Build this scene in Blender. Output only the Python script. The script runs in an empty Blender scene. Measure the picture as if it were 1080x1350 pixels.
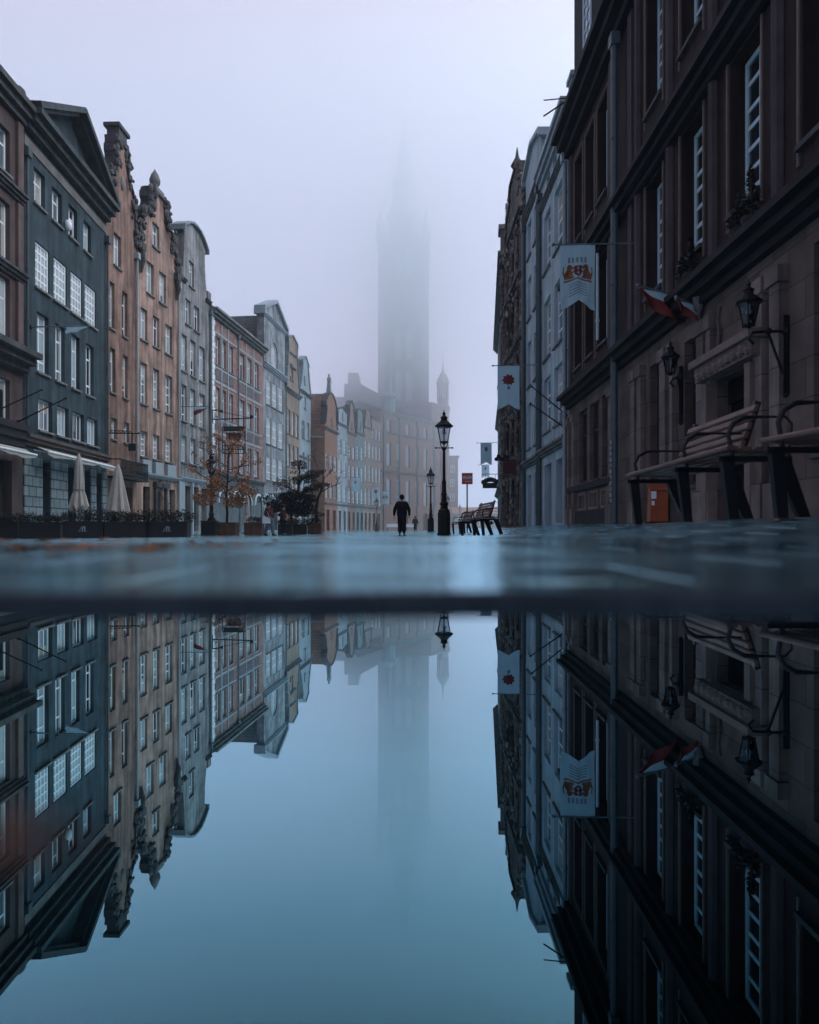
import bpy, bmesh, math, random
from mathutils import Vector, Matrix
from mathutils.geometry import tessellate_polygon
R = math.radians
random.seed(7)
scene = bpy.context.scene
COL = scene.collection

# ------------------------------------------------------------------ camera, world, sun
cam_d = bpy.data.cameras.new('camera')
cam_d.sensor_fit = 'HORIZONTAL'; cam_d.sensor_width = 28.8; cam_d.lens = 24.0
cam_d.shift_y = 22.0 / 1080.0
cam_d.clip_start = 0.01; cam_d.clip_end = 3000
cam_d.dof.use_dof = True; cam_d.dof.focus_distance = 26.0; cam_d.dof.aperture_fstop = 2.2
cam = bpy.data.objects.new('camera', cam_d); COL.objects.link(cam)
EYE = 0.05
cam.location = (0, 0, EYE); cam.rotation_euler = (R(90), 0, 0)
scene.camera = cam

SUN_EL, SUN_AZ = R(50), R(85)       # azimuth measured from +Y towards +X
w = bpy.data.worlds.new("World"); scene.world = w; w.use_nodes = True
nt = w.node_tree; N = nt.nodes; Lk = nt.links
for n in list(N): N.remove(n)
out = N.new('ShaderNodeOutputWorld')
sky = N.new('ShaderNodeTexSky'); sky.sky_type = 'NISHITA'; sky.sun_disc = False
sky.sun_elevation = SUN_EL; sky.sun_rotation = SUN_AZ
bg1 = N.new('ShaderNodeBackground'); bg1.inputs['Strength'].default_value = 0.05
Lk.new(sky.outputs['Color'], bg1.inputs['Color'])
# overcast layer: bright towards the far end of the street, dimmed overhead and behind to darken the fronts
tc = N.new('ShaderNodeTexCoord'); sep = N.new('ShaderNodeSeparateXYZ'); Lk.new(tc.outputs['Generated'], sep.inputs[0])
def mrange(src, a, b, c, d):
    m = N.new('ShaderNodeMapRange'); m.interpolation_type = 'SMOOTHSTEP'
    m.inputs[1].default_value = a; m.inputs[2].default_value = b; m.inputs[3].default_value = c; m.inputs[4].default_value = d
    Lk.new(src, m.inputs[0]); return m.outputs[0]
over = mrange(sep.outputs['Z'], 0.60, 0.92, 1.0, 0.45)
back = mrange(sep.outputs['Y'], -0.35, 0.5, 0.5, 1.0)
mul = N.new('ShaderNodeMath'); mul.operation = 'MULTIPLY'; Lk.new(over, mul.inputs[0]); Lk.new(back, mul.inputs[1])
nz = N.new('ShaderNodeTexNoise'); nz.inputs['Scale'].default_value = 1.6; nz.inputs['Detail'].default_value = 3
Lk.new(tc.outputs['Generated'], nz.inputs['Vector'])
cl = mrange(nz.outputs['Fac'], 0.3, 0.7, 0.9, 0.96)
mul2 = N.new('ShaderNodeMath'); mul2.operation = 'MULTIPLY'; Lk.new(mul.outputs[0], mul2.inputs[0]); Lk.new(cl, mul2.inputs[1])
bg2 = N.new('ShaderNodeBackground'); 
cr = N.new('ShaderNodeValToRGB'); Lk.new(sep.outputs['Z'], cr.inputs[0])
for i_, (p_, c_) in enumerate(((0.0, (.40,.51,.71)), (.18, (.60,.605,.80)), (.42, (.63,.465,.62)), (.6, (.61,.47,.62)), (.9, (.40,.58,.82)))):
    e_ = cr.color_ramp.elements[i_] if i_ < 2 else cr.color_ramp.elements.new(p_)
    e_.position = p_; e_.color = (*c_, 1)
Lk.new(cr.outputs[0], bg2.inputs['Color'])
Lk.new(mul2.outputs[0], bg2.inputs['Strength'])
mx = N.new('ShaderNodeMixShader'); mx.inputs[0].default_value = 0.94
Lk.new(bg1.outputs[0], mx.inputs[1]); Lk.new(bg2.outputs[0], mx.inputs[2]); Lk.new(mx.outputs[0], out.inputs['Surface'])

sun_d = bpy.data.lights.new('sun', 'SUN'); sun_d.energy = 2.4; sun_d.angle = R(60); sun_d.color = (0.88, 0.95, 1.0)
sun = bpy.data.objects.new('sun', sun_d); COL.objects.link(sun)
sd = Vector((math.sin(SUN_AZ) * math.cos(SUN_EL), math.cos(SUN_AZ) * math.cos(SUN_EL), math.sin(SUN_EL)))
sun.rotation_euler = sd.to_track_quat('Z', 'Y').to_euler(); sun.location = sd * 50

scene.view_settings.view_transform = 'Standard'; scene.view_settings.look = 'None'
scene.view_settings.exposure = 0.50; scene.view_settings.gamma = 1.0
scene.render.engine = 'CYCLES'
cy = scene.cycles
cy.use_denoising = True; cy.diffuse_bounces = 2; cy.glossy_bounces = 3
cy.transmission_bounces = 4; cy.transparent_max_bounces = 12; cy.volume_bounces = 12; cy.max_bounces = 12
cy.sample_clamp_indirect = 4.0; cy.volume_step_rate = 1.0

# ------------------------------------------------------------------ helpers
def tag(o, label=None, cat=None, group=None, kind=None):
    if label: o['label'] = label
    if cat: o['category'] = cat
    if group: o['group'] = group
    if kind: o['kind'] = kind
    return o
def empty(name, loc=(0, 0, 0), rz=0.0):
    o = bpy.data.objects.new(name, None); COL.objects.link(o)
    o.location = loc; o.rotation_euler = (0, 0, rz); o.empty_display_size = .2
    return o
def kids(o): return [c for c in bpy.data.objects if c.parent == o]
def copy_tree(o, parent=None):
    c = o.copy(); COL.objects.link(c)
    if parent: c.parent = parent
    for ch in list(o.children): copy_tree(ch, c)
    return c

class MB:
    def __init__(s): s.v = []; s.f = []
    def add(s, vs, fs):
        b = len(s.v); s.v += [tuple(p) for p in vs]; s.f += [tuple(b + i for i in f) for f in fs]; return s
    def box(s, x0, x1, y0, y1, z0, z1):
        vs = [(x0,y0,z0),(x1,y0,z0),(x1,y1,z0),(x0,y1,z0),(x0,y0,z1),(x1,y0,z1),(x1,y1,z1),(x0,y1,z1)]
        return s.add(vs, [(0,3,2,1),(4,5,6,7),(0,1,5,4),(1,2,6,5),(2,3,7,6),(3,0,4,7)])
    def obox(s, c, ax, ay, az):
        c = Vector(c); ax = Vector(ax); ay = Vector(ay); az = Vector(az)
        vs = [c+sx*ax+sy*ay+sz*az for sz in (-1,1) for sx, sy in ((-1,-1),(1,-1),(1,1),(-1,1))]
        return s.add(vs, [(0,3,2,1),(4,5,6,7),(0,1,5,4),(1,2,6,5),(2,3,7,6),(3,0,4,7)])
    def bar(s, a, b, wx, wz=None):
        a = Vector(a); b = Vector(b); d = (b - a); L = d.length; d.normalize()
        up = Vector((0,0,1)) if abs(d.z) < .9 else Vector((0,1,0))
        sx = d.cross(up).normalized(); sz = sx.cross(d)
        return s.obox((a+b)/2, d*L/2, sx*wx/2, sz*(wz or wx)/2)
    def tube(s, pts, rad, n=8, cap=True):
        pts = [Vector(p) for p in pts]; m = len(pts)
        if not isinstance(rad, (list, tuple)): rad = [rad]*m
        b = len(s.v); prev = None
        for i, p in enumerate(pts):
            d = (pts[min(i+1, m-1)] - pts[max(i-1, 0)]).normalized()
            up = Vector((0,0,1)) if abs(d.z) < .92 else Vector((1,0,0))
            x = d.cross(up).normalized()
            if prev is not None:
                x = (prev - d*prev.dot(d))
                x = x.normalized() if x.length > 1e-4 else d.cross(up).normalized()
            prev = x; y = d.cross(x)
            for k in range(n):
                a = 2*math.pi*k/n; s.v.append(tuple(p + rad[i]*(math.cos(a)*x + math.sin(a)*y)))
        for i in range(m-1):
            for k in range(n):
                s.f.append((b+i*n+k, b+i*n+(k+1)%n, b+(i+1)*n+(k+1)%n, b+(i+1)*n+k))
        if cap:
            s.f.append(tuple(b+k for k in range(n))[::-1]); s.f.append(tuple(b+(m-1)*n+k for k in range(n)))
        return s
    def lathe(s, prof, n=12, c=(0,0,0), rot=0.0, cap=True):
        b = len(s.v); m = len(prof)
        for r, z in prof:
            for k in range(n):
                a = 2*math.pi*k/n + rot; s.v.append((c[0]+r*math.cos(a), c[1]+r*math.sin(a), c[2]+z))
        for i in range(m-1):
            for k in range(n): s.f.append((b+i*n+k, b+i*n+(k+1)%n, b+(i+1)*n+(k+1)%n, b+(i+1)*n+k))
        if cap:
            s.f.append(tuple(b+k for k in range(n))[::-1]); s.f.append(tuple(b+(m-1)*n+k for k in range(n)))
        return s
    def ball(s, c, r, n=8, sc=(1,1,1)):
        m = max(4, n//2+1)
        prof = [(max(1e-4, math.sin(math.pi*i/m))*1.0, -math.cos(math.pi*i/m)) for i in range(m+1)]
        b = len(s.v); s.lathe([(p[0]*r, p[1]*r) for p in prof], n, (0,0,0))
        for i in range(b, len(s.v)):
            x, y, z = s.v[i]; s.v[i] = (c[0]+x*sc[0], c[1]+y*sc[1], c[2]+z*sc[2])
        return s
    def prism(s, poly, y0, y1, holes=(), back=True):
        """polygon in the XZ plane, extruded along Y; holes run only through the front face with reveals to y0+hd"""
        allp = [Vector((x, 0, z)) for x, z in poly]; loops = [[Vector((x, z, 0)) for x, z in poly]]
        for h, hd in holes: loops.append([Vector((x, z, 0)) for x, z in h])
        flat = [p for l in loops for p in l]
        tris = tessellate_polygon(loops)
        s.add([(p.x, y0, p.y) for p in flat], [tuple(t) for t in tris])
        n = len(poly)
        s.add([(x, y0, z) for x, z in poly] + [(x, y1, z) for x, z in poly], [(i, (i+1) % n, n+(i+1) % n, n+i) for i in range(n)])
        if back:
            t2 = tessellate_polygon([loops[0]]); s.add([(x, y1, z) for x, z in poly], [tuple(t) for t in t2])
        for h, hd in holes:
            m = len(h); s.add([(x, y0, z) for x, z in h] + [(x, y0+hd, z) for x, z in h], [(i, (i+1) % m, m+(i+1) % m, m+i) for i in range(m)])
        return s
    def mesh(s, name, smooth=False, merge=True):
        me = bpy.data.meshes.new(name); me.from_pydata(s.v, [], s.f)
        bm = bmesh.new(); bm.from_mesh(me)
        if merge: bmesh.ops.remove_doubles(bm, verts=bm.verts, dist=1e-5)
        bmesh.ops.recalc_face_normals(bm, faces=bm.faces)
        if smooth:
            for f in bm.faces: f.smooth = True
            for e in bm.edges:
                if len(e.link_faces) == 2 and e.calc_face_angle(0) > R(40): e.smooth = False
        bm.to_mesh(me); bm.free(); return me
    def build(s, name, mat, parent=None, loc=(0,0,0), smooth=False, merge=True):
        me = s.mesh(name, smooth, merge)
        if mat: me.materials.append(mat)
        o = bpy.data.objects.new(name, me); COL.objects.link(o); o.location = loc
        if parent: o.parent = parent
        return o

# ------------------------------------------------------------------ materials
def M(name, col, rough=.85, var=.18, scale=2.0, bump=.0, bscale=30., streak=0., spec=.25, metal=0., brick=None, tiles=None, island=0.):
    m = bpy.data.materials.new(name); m.use_nodes = True; t = m.node_tree; n = t.nodes; l = t.links
    p = n['Principled BSDF']; p.inputs['Roughness'].default_value = rough; p.inputs['Metallic'].default_value = metal
    p.inputs['Specular IOR Level'].default_value = spec
    tc = n.new('ShaderNodeTexCoord')
    no = n.new('ShaderNodeTexNoise'); no.inputs['Scale'].default_value = scale; no.inputs['Detail'].default_value = 6
    l.new(tc.outputs['Object'], no.inputs['Vector'])
    def mix(fac, a, b, mode='MIX'):
        x = n.new('ShaderNodeMix'); x.data_type = 'RGBA'; x.blend_type = mode; x.clamp_result = False
        for val, key in ((fac, 0), (a, 6), (b, 7)):
            if hasattr(val, 'is_linked') or hasattr(val, 'links'): l.new(val, x.inputs[key])
            else: x.inputs[key].default_value = val if key == 0 else (*val[:3], 1)
        return x.outputs[2]
    def mr(src, a, b, c, d):
        x = n.new('ShaderNodeMapRange'); l.new(src, x.inputs[0])
        for i, q in enumerate((a, b, c, d)): x.inputs[1+i].default_value = q
        return x.outputs[0]
    f = mr(no.outputs['Fac'], .3, .7, 0, 1)
    c = mix(f, [q*(1-var) for q in col], [q*(1+var) for q in col])
    hsrc = None
    if brick or tiles:
        sx = n.new('ShaderNodeSeparateXYZ'); l.new(tc.outputs['Object'], sx.inputs[0])
        ad = n.new('ShaderNodeMath'); ad.operation = 'ADD'; l.new(sx.outputs['X'], ad.inputs[0]); l.new(sx.outputs['Y'], ad.inputs[1])
        cx = n.new('ShaderNodeCombineXYZ'); l.new(ad.outputs[0], cx.inputs['X']); l.new(sx.outputs['Z'], cx.inputs['Y'])
        br = n.new('ShaderNodeTexBrick'); l.new(cx.outputs[0], br.inputs['Vector'])
        bw, bh, ms, mc, cv = brick or tiles
        br.inputs['Scale'].default_value = 1.0; br.inputs['Brick Width'].default_value = bw; br.inputs['Row Height'].default_value = bh
        br.inputs['Mortar Size'].default_value = ms; br.inputs['Mortar Smooth'].default_value = .2
        br.inputs['Color1'].default_value = (1-cv, 1-cv, 1-cv, 1); br.inputs['Color2'].default_value = (1+cv, 1+cv, 1+cv, 1)
        br.inputs['Mortar'].default_value = (mc, mc, mc, 1)
        c = mix(1.0, c, br.outputs['Color'], 'MULTIPLY'); hsrc = br.outputs['Fac']
    if streak:
        mp = n.new('ShaderNodeMapping'); mp.inputs['Scale'].default_value = (1.6, 1.6, .12); l.new(tc.outputs['Object'], mp.inputs['Vector'])
        n2 = n.new('ShaderNodeTexNoise'); n2.inputs['Scale'].default_value = 1.5; n2.inputs['Detail'].default_value = 5; l.new(mp.outputs[0], n2.inputs['Vector'])
        sv = mr(n2.outputs['Fac'], .35, .65, 1-streak, 1+streak*.35)
        cc = n.new('ShaderNodeCombineColor')
        for i in range(3): l.new(sv, cc.inputs[i])
        c = mix(1.0, c, cc.outputs[0], 'MULTIPLY')
        if streak >= .4:      # damp patches and fine run-off marks
            n3 = n.new('ShaderNodeTexNoise'); n3.inputs['Scale'].default_value = .55; n3.inputs['Detail'].default_value = 9; n3.inputs['Roughness'].default_value = .65; l.new(tc.outputs['Object'], n3.inputs['Vector'])
            pv = mr(n3.outputs['Fac'], .50, .57, 1.0, .72)
            mp2 = n.new('ShaderNodeMapping'); mp2.inputs['Scale'].default_value = (5, 5, .22); l.new(tc.outputs['Object'], mp2.inputs['Vector'])
            n4 = n.new('ShaderNodeTexNoise'); n4.inputs['Scale'].default_value = 1.3; n4.inputs['Detail'].default_value = 6; l.new(mp2.outputs[0], n4.inputs['Vector'])
            fv = mr(n4.outputs['Fac'], .5, .68, 1.06, .62)
            for val in (pv, fv):
                c3 = n.new('ShaderNodeCombineColor')
                for i in range(3): l.new(val, c3.inputs[i])
                c = mix(1.0, c, c3.outputs[0], 'MULTIPLY')
    if island:
        g = n.new('ShaderNodeNewGeometry'); iv = mr(g.outputs['Random Per Island'], 0, 1, 1-island, 1+island)
        cc = n.new('ShaderNodeCombineColor')
        for i in range(3): l.new(iv, cc.inputs[i])
        c = mix(1.0, c, cc.outputs[0], 'MULTIPLY')
    l.new(c, p.inputs['Base Color'])
    if bump or hsrc:
        nb = n.new('ShaderNodeTexNoise'); nb.inputs['Scale'].default_value = bscale; nb.inputs['Detail'].default_value = 4
        l.new(tc.outputs['Object'], nb.inputs['Vector'])
        bp = n.new('ShaderNodeBump'); bp.inputs['Strength'].default_value = max(bump, .3); bp.inputs['Distance'].default_value = .02
        if hsrc:
            s_ = n.new('ShaderNodeMath'); s_.operation = 'SUBTRACT'; l.new(nb.outputs['Fac'], s_.inputs[0]); l.new(hsrc, s_.inputs[1]); l.new(s_.outputs[0], bp.inputs['Height'])
        else: l.new(nb.outputs['Fac'], bp.inputs['Height'])
        l.new(bp.outputs[0], p.inputs['Normal'])
    return m

def glass(name, col=(.018,.022,.028), rough=.06, spec=.9, var=.3):
    return M(name, col, rough, var, .7, spec=spec)
TRIM = M('white_paint', (.74,.79,.83), .55, .08, 5)
TRIMD = M('grey_paint', (.30,.36,.40), .55, .1, 5)
GL = [glass('pane_dark'), glass('pane_mid', (.12,.155,.18)), glass('pane_curtain_sheen', (.34,.42,.47), .15, .6)]  # mid and curtain tones also hold the sky's sheen as base colour
GLB = glass('pane_blind', (.40,.44,.47), .2, .6)
STONE = M('grey_stone', (.17,.17,.17), .85, .25, 3, .3, 20, .35)
STONED = M('dark_stone', (.07,.07,.075), .85, .3, 3, .3, 20, .3)
IRON = M('black_iron', (.007,.008,.010), .55, .2, 8, spec=.22)
LEADP = M('lead_pipe', (.11,.16,.185), .5, .2, 3, spec=.5)
TILE_D = M('dark_roof_tile', (.055,.062,.066), .7, .2, 3, tiles=(.25,.33,.03,.35,.25))
TILE_R = M('red_roof_tile', (.30,.15,.11), .75, .2, 3, tiles=(.3,.38,.035,.35,.25))
COPPER = M('copper_green', (.20,.27,.28), .6, .2, 3)

# ------------------------------------------------------------------ ground, puddle
def sst(a, b, x):
    t = max(0., min(1., (x-a)/(b-a))); return t*t*(3-2*t)
def lerpl(pts, x):
    if x <= pts[0][0]: return pts[0][1]
    for (a, va), (b, vb) in zip(pts, pts[1:]):
        if x <= b: return va + (vb-va)*(x-a)/(b-a)
    return pts[-1][1]
def edge_y(x): return .437 + .006*math.sin(x*9+.6) + .004*math.sin(x*23) + .05*min(1., x*x*.25)
def pud(x, y):   # >0 inside the puddle
    return min(edge_y(x)-y, 1.5+.12*math.sin(y*3)-abs(x), y+2.4+.1*math.sin(x*4))
def gz(x, y):
    ay = abs(y)
    near = .0085 + .108*sst(.7, 2.1, x)*sst(.8, 3.6, ay) + .10*sst(2.2, 6., x) - .02*sst(.8, 3., -x)*sst(.8, 3.6, ay)
    if y < 0: near = .0085 + .05*sst(1.8, 6., abs(x))
    rb = 1-.55*sst(27, 44, y)
    far = lerpl([(-9,-.31),(-4,-.28),(-.5,-.225),(1.3,-.19),(2.4,-.09),(4,.05),(6,.2),(8,.22)], x)
    if far > 0: far *= rb
    t = sst(2, 20, y)
    z = near*(1-t) + far*t
    z = z*(1-sst(60, 120, y)) + -.25*sst(60, 120, y)
    p = pud(x, y)
    if p > -.014:
        z = .0082
        if p > -.003: z = .0082 - .034*sst(-.003, .013, p)
    return z
xs = sorted(set([round(v, 4) for v in
    [-700,-300,-150,-90,-60,-45,-35] + [i*.5 for i in range(-60, 61)] + [-12+i*.15 for i in range(0, 80)] + [i*.075 for i in range(0, 90)] + [i*.1 for i in range(-26, 27)] + [i*.02 for i in range(-40, 41)] + [35,45,60,90,150,300,700]]))
ys = sorted(set([round(v, 4) for v in
    [-300,-120,-60,-30,-15,-8,-5,-4] + [-3.2+i*.1 for i in range(0, 33)] + [.1,.2,.3,.36] + [.39+i*.002 for i in range(0, 52)] + [.5+i*.03 for i in range(0, 17)]
    + [1+i*.06 for i in range(0, 117)] + [8+i*.16 for i in range(0, 140)] + [30+i*2 for i in range(0, 46)] + [125,140,160,200,260,400,700,1200]]))
g = MB(); nx = len(xs)
from mathutils import noise as mn
def relief(x, y):
    if y < .6 or y > 31 or x < -12 or x > 6.7: return 0.
    k = sst(1.6, 4.5, y)*(1-sst(26, 31, y)); amp = .0035+.0075*sst(-.3, 1.2, x)
    c = mn.noise((x*3.1, y*2.3, 0.))*.75+mn.noise((x*7.5, y*5., 4.))*.45+mn.noise((x*.7, y*.5, 9.))*.9
    return k*amp*c
g.v = [(x, y, gz(x, y)+relief(x, y)) for y in ys for x in xs]
g.f = [(j*nx+i, j*nx+i+1, (j+1)*nx+i+1, (j+1)*nx+i) for j in range(len(ys)-1) for i in range(nx-1)]
def ground_mat():
    m = bpy.data.materials.new('wet_granite_paving'); m.use_nodes = True; t = m.node_tree; n = t.nodes; l = t.links
    n.remove(n['Principled BSDF']); df = n.new('ShaderNodeBsdfDiffuse'); gl = n.new('ShaderNodeBsdfGlossy'); gl.inputs['Color'].default_value = (.60,.90,1.0,1)
    ms = n.new('ShaderNodeMixShader'); fre = n.new('ShaderNodeFresnel'); fre.inputs['IOR'].default_value = 1.37
    l.new(fre.outputs[0], ms.inputs[0]); l.new(df.outputs[0], ms.inputs[1]); l.new(gl.outputs[0], ms.inputs[2]); l.new(ms.outputs[0], n['Material Output'].inputs[0])
    tc = n.new('ShaderNodeTexCoord')
    br = n.new('ShaderNodeTexBrick'); br.inputs['Scale'].default_value = 1; br.inputs['Brick Width'].default_value = .42; br.inputs['Row Height'].default_value = .26
    br.inputs['Mortar Size'].default_value = .014; br.inputs['Mortar Smooth'].default_value = .35
    br.inputs['Color1'].default_value = (.030,.038,.045,1); br.inputs['Color2'].default_value = (.017,.022,.027,1); br.inputs['Mortar'].default_value = (.012,.013,.015,1)
    l.new(tc.outputs['Object'], br.inputs['Vector'])
    no = n.new('ShaderNodeTexNoise'); no.inputs['Scale'].default_value = 1.1; no.inputs['Detail'].default_value = 6; l.new(tc.outputs['Object'], no.inputs['Vector'])
    mx = n.new('ShaderNodeMix'); mx.data_type = 'RGBA'; mx.blend_type = 'MULTIPLY'; mx.inputs[0].default_value = .8
    rp = n.new('ShaderNodeMapRange'); l.new(no.outputs['Fac'], rp.inputs[0])
    for i, q in enumerate((.3, .7, .45, 1.4)): rp.inputs[1+i].default_value = q
    cc = n.new('ShaderNodeCombineColor')
    for i in range(3): l.new(rp.outputs[0], cc.inputs[i])
    l.new(br.outputs['Color'], mx.inputs[6]); l.new(cc.outputs[0], mx.inputs[7]); l.new(mx.outputs[2], df.inputs['Color'])
    rr = n.new('ShaderNodeMapRange'); l.new(no.outputs['Fac'], rr.inputs[0])
    for i, q in enumerate((.35, .65, .11, .28)): rr.inputs[1+i].default_value = q
    l.new(rr.outputs[0], gl.inputs['Roughness'])
    n3 = n.new('ShaderNodeTexNoise'); n3.inputs['Scale'].default_value = 9; n3.inputs['Detail'].default_value = 7; l.new(tc.outputs['Object'], n3.inputs['Vector'])
    su = n.new('ShaderNodeMath'); su.operation = 'MULTIPLY_ADD'; l.new(br.outputs['Fac'], su.inputs[0]); su.inputs[1].default_value = -.8; l.new(n3.outputs['Fac'], su.inputs[2])
    bp = n.new('ShaderNodeBump'); bp.inputs['Strength'].default_value = .55; bp.inputs['Distance'].default_value = .015; l.new(su.outputs[0], bp.inputs['Height']); l.new(bp.outputs[0], gl.inputs['Normal']); l.new(bp.outputs[0], df.inputs['Normal'])
    return m
go = g.build('ground', ground_mat(), smooth=False, merge=False)
go.data.materials.append(M('rough_stone_rim', (.050,.072,.090), .75, .35, 14, .4, 60, spec=.15))
for po in go.data.polygons:
    inside = pud(po.center.x, po.center.y) > -.013
    po.use_smooth = not inside; po.material_index = 1 if inside else 0
tag(go, kind='structure')
# puddle water: flat sheet over the shallow bowl
wm = bpy.data.materials.new('puddle_water'); wm.use_nodes = True; wt = wm.node_tree; wt.nodes.clear()
wo = wt.nodes.new('ShaderNodeOutputMaterial'); wg = wt.nodes.new('ShaderNodeBsdfGlossy'); wg.inputs['Roughness'].default_value = 0.0
lw = wt.nodes.new('ShaderNodeLayerWeight'); lw.inputs['Blend'].default_value = .5; wr_ = wt.nodes.new('ShaderNodeValToRGB')
for i_, (p_, c_) in enumerate(((0.0, (.015,.04,.05)), (.40, (.055,.135,.155)), (.515, (.14,.29,.34)), (.674, (.36,.58,.65)), (.84, (.56,.76,.82)), (1.0, (.85,.93,.97)))):
    e_ = wr_.color_ramp.elements[i_] if i_ < 2 else wr_.color_ramp.elements.new(p_)
    e_.position = p_; e_.color = (*c_, 1)
wt.links.new(lw.outputs['Facing'], wr_.inputs[0]); wt.links.new(wr_.outputs[0], wg.inputs['Color']); wt.links.new(wg.outputs[0], wo.inputs['Surface'])
pw = MB(); nn = 160; pts = []
for k in range(nn):
    a = 2*math.pi*k/nn; lo, hi = 0., 4.
    for _ in range(40):
        mid = (lo+hi)/2
        if pud(mid*math.cos(a), -.9+mid*math.sin(a)) > -.002: lo = mid
        else: hi = mid
    pts.append((lo*math.cos(a), -.9+lo*math.sin(a), 0.0))
pw.add([(0,-.9,0)] + pts, [(0, 1+k, 1+(k+1) % nn) for k in range(nn)])
tag(pw.build('puddle', wm), kind='structure')
GRP_Z = gz

# ------------------------------------------------------------------ facade frames and houses
HY = 697.0; FP = 900.0; CX = 540.0
class Fac:
    """vertical plane from p0 to p1 (plan), local X along it, local Y into the building"""
    def __init__(s, p0, p1, zb):
        s.p0 = Vector(p0); s.p1 = Vector(p1); s.zb = zb; d = s.p1-s.p0; s.L = d.length; s.u = d/s.L; s.rz = math.atan2(d.y, d.x)
    def s(s, px):
        k = (px-CX)/FP; return (k*s.p0.y-s.p0.x)/(s.u.x-k*s.u.y)
    def z(s, px, y):
        return EYE + (HY-y)/FP*(s.p0.y+s.u.y*Fac.s(s, px)) - s.zb
    def at(s, a, b=0., z=0.):   # local -> world
        nrm = Vector((-s.u.y, s.u.x)); p = s.p0 + s.u*a + nrm*b; return Vector((p.x, p.y, s.zb+z))
    def row(s, cols, ref, yt, yb, style='cross', pane=None, **kw):
        zt = s.z(ref, yt); zb = s.z(ref, yb)
        return [dict(s0=s.s(a), s1=s.s(b), z0=zb, z1=zt, style=style, pane=pane, **kw) for a, b in cols]

FRAMES = {}
def frame_mesh(w_, h, style, mat):
    key = (round(w_, 2), round(h, 2), style, mat.name)
    if key in FRAMES: return FRAMES[key]
    m = MB(); b = min(.10, w_*.12)
    m.box(0, b, 0, .07, 0, h); m.box(w_-b, w_, 0, .07, 0, h); m.box(b, w_-b, 0, .07, 0, b); m.box(b, w_-b, 0, .07, h-b, h)
    bars_v, bars_h = {'cross': ([.5], [.66]), 'tall': ([.5], [.2, .72]), 'grid': ([.33, .66], [.33, .66]), 'case': ([.5], []), 'triple': ([.33, .67], []),
                      'fine': ([.25, .5, .75], [.2, .4, .6, .8]), 'sash': ([.5], [.25, .5, .7]), 'blind': ([.5], [.6]), 'tallfine': ([.5], [.14, .27, .41, .55, .67, .84])}[style]
    t = .068
    for v in bars_v: m.box(w_*v-t/2, w_*v+t/2, .008, .062, b, h-b)
    for z in bars_h:
        xs_ = [b] + [w_*v for v in bars_v] + [w_-b]
        for i in range(len(xs_)-1):
            x0 = xs_[i] + (t/2 if i else 0); x1 = xs_[i+1] - (t/2 if i < len(xs_)-2 else 0)
            m.box(x0, x1, .012, .058, h*z-t*.6, h*z+t*.6)
    me = m.mesh('frame'); me.materials.append(mat); FRAMES[key] = me; return me
PANES = {}
def pane_mesh(w_, h, mat):
    key = (round(w_, 2), round(h, 2), mat.name)
    if key in PANES: return PANES[key]
    m = MB().box(.01, w_-.01, .035, .05, .01, h-.01); me = m.mesh('window'); me.materials.append(mat); PANES[key] = me; return me
WR = random.Random(77); BLN = [M('drawn_curtain', (.42,.46,.48), .8, .15, 6), M('warm_curtain', (.36,.33,.29), .8, .15, 6), M('grey_roller_blind', (.24,.28,.31), .7, .1, 6)]
SILLS = {}
def sill_mesh(w_, rec, mat):
    key = (round(w_, 2), rec, mat.name)
    if key in SILLS: return SILLS[key]
    m = MB().box(-.07, w_+.07, -rec-.1, -rec+.012, -.09, .0); m.box(.0, w_, -rec+.012, 0.0, -.05, .014)
    me = m.mesh('sill'); me.materials.append(mat); SILLS[key] = me; return me
def link(name, me, parent, loc=(0,0,0)):
    o = bpy.data.objects.new(name, me); COL.objects.link(o); o.parent = parent; o.location = loc; return o
def arch_pts(s0, s1, z0, z1, n=8):
    r = (s1-s0)/2; c = (s0+s1)/2; zc = max(z0+.1, z1-r); rv = z1-zc
    return [(s0, z0), (s1, z0)] + [(c+r*math.cos(math.pi*k/n), zc+rv*math.sin(math.pi*k/n)) for k in range(n+1)]
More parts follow.
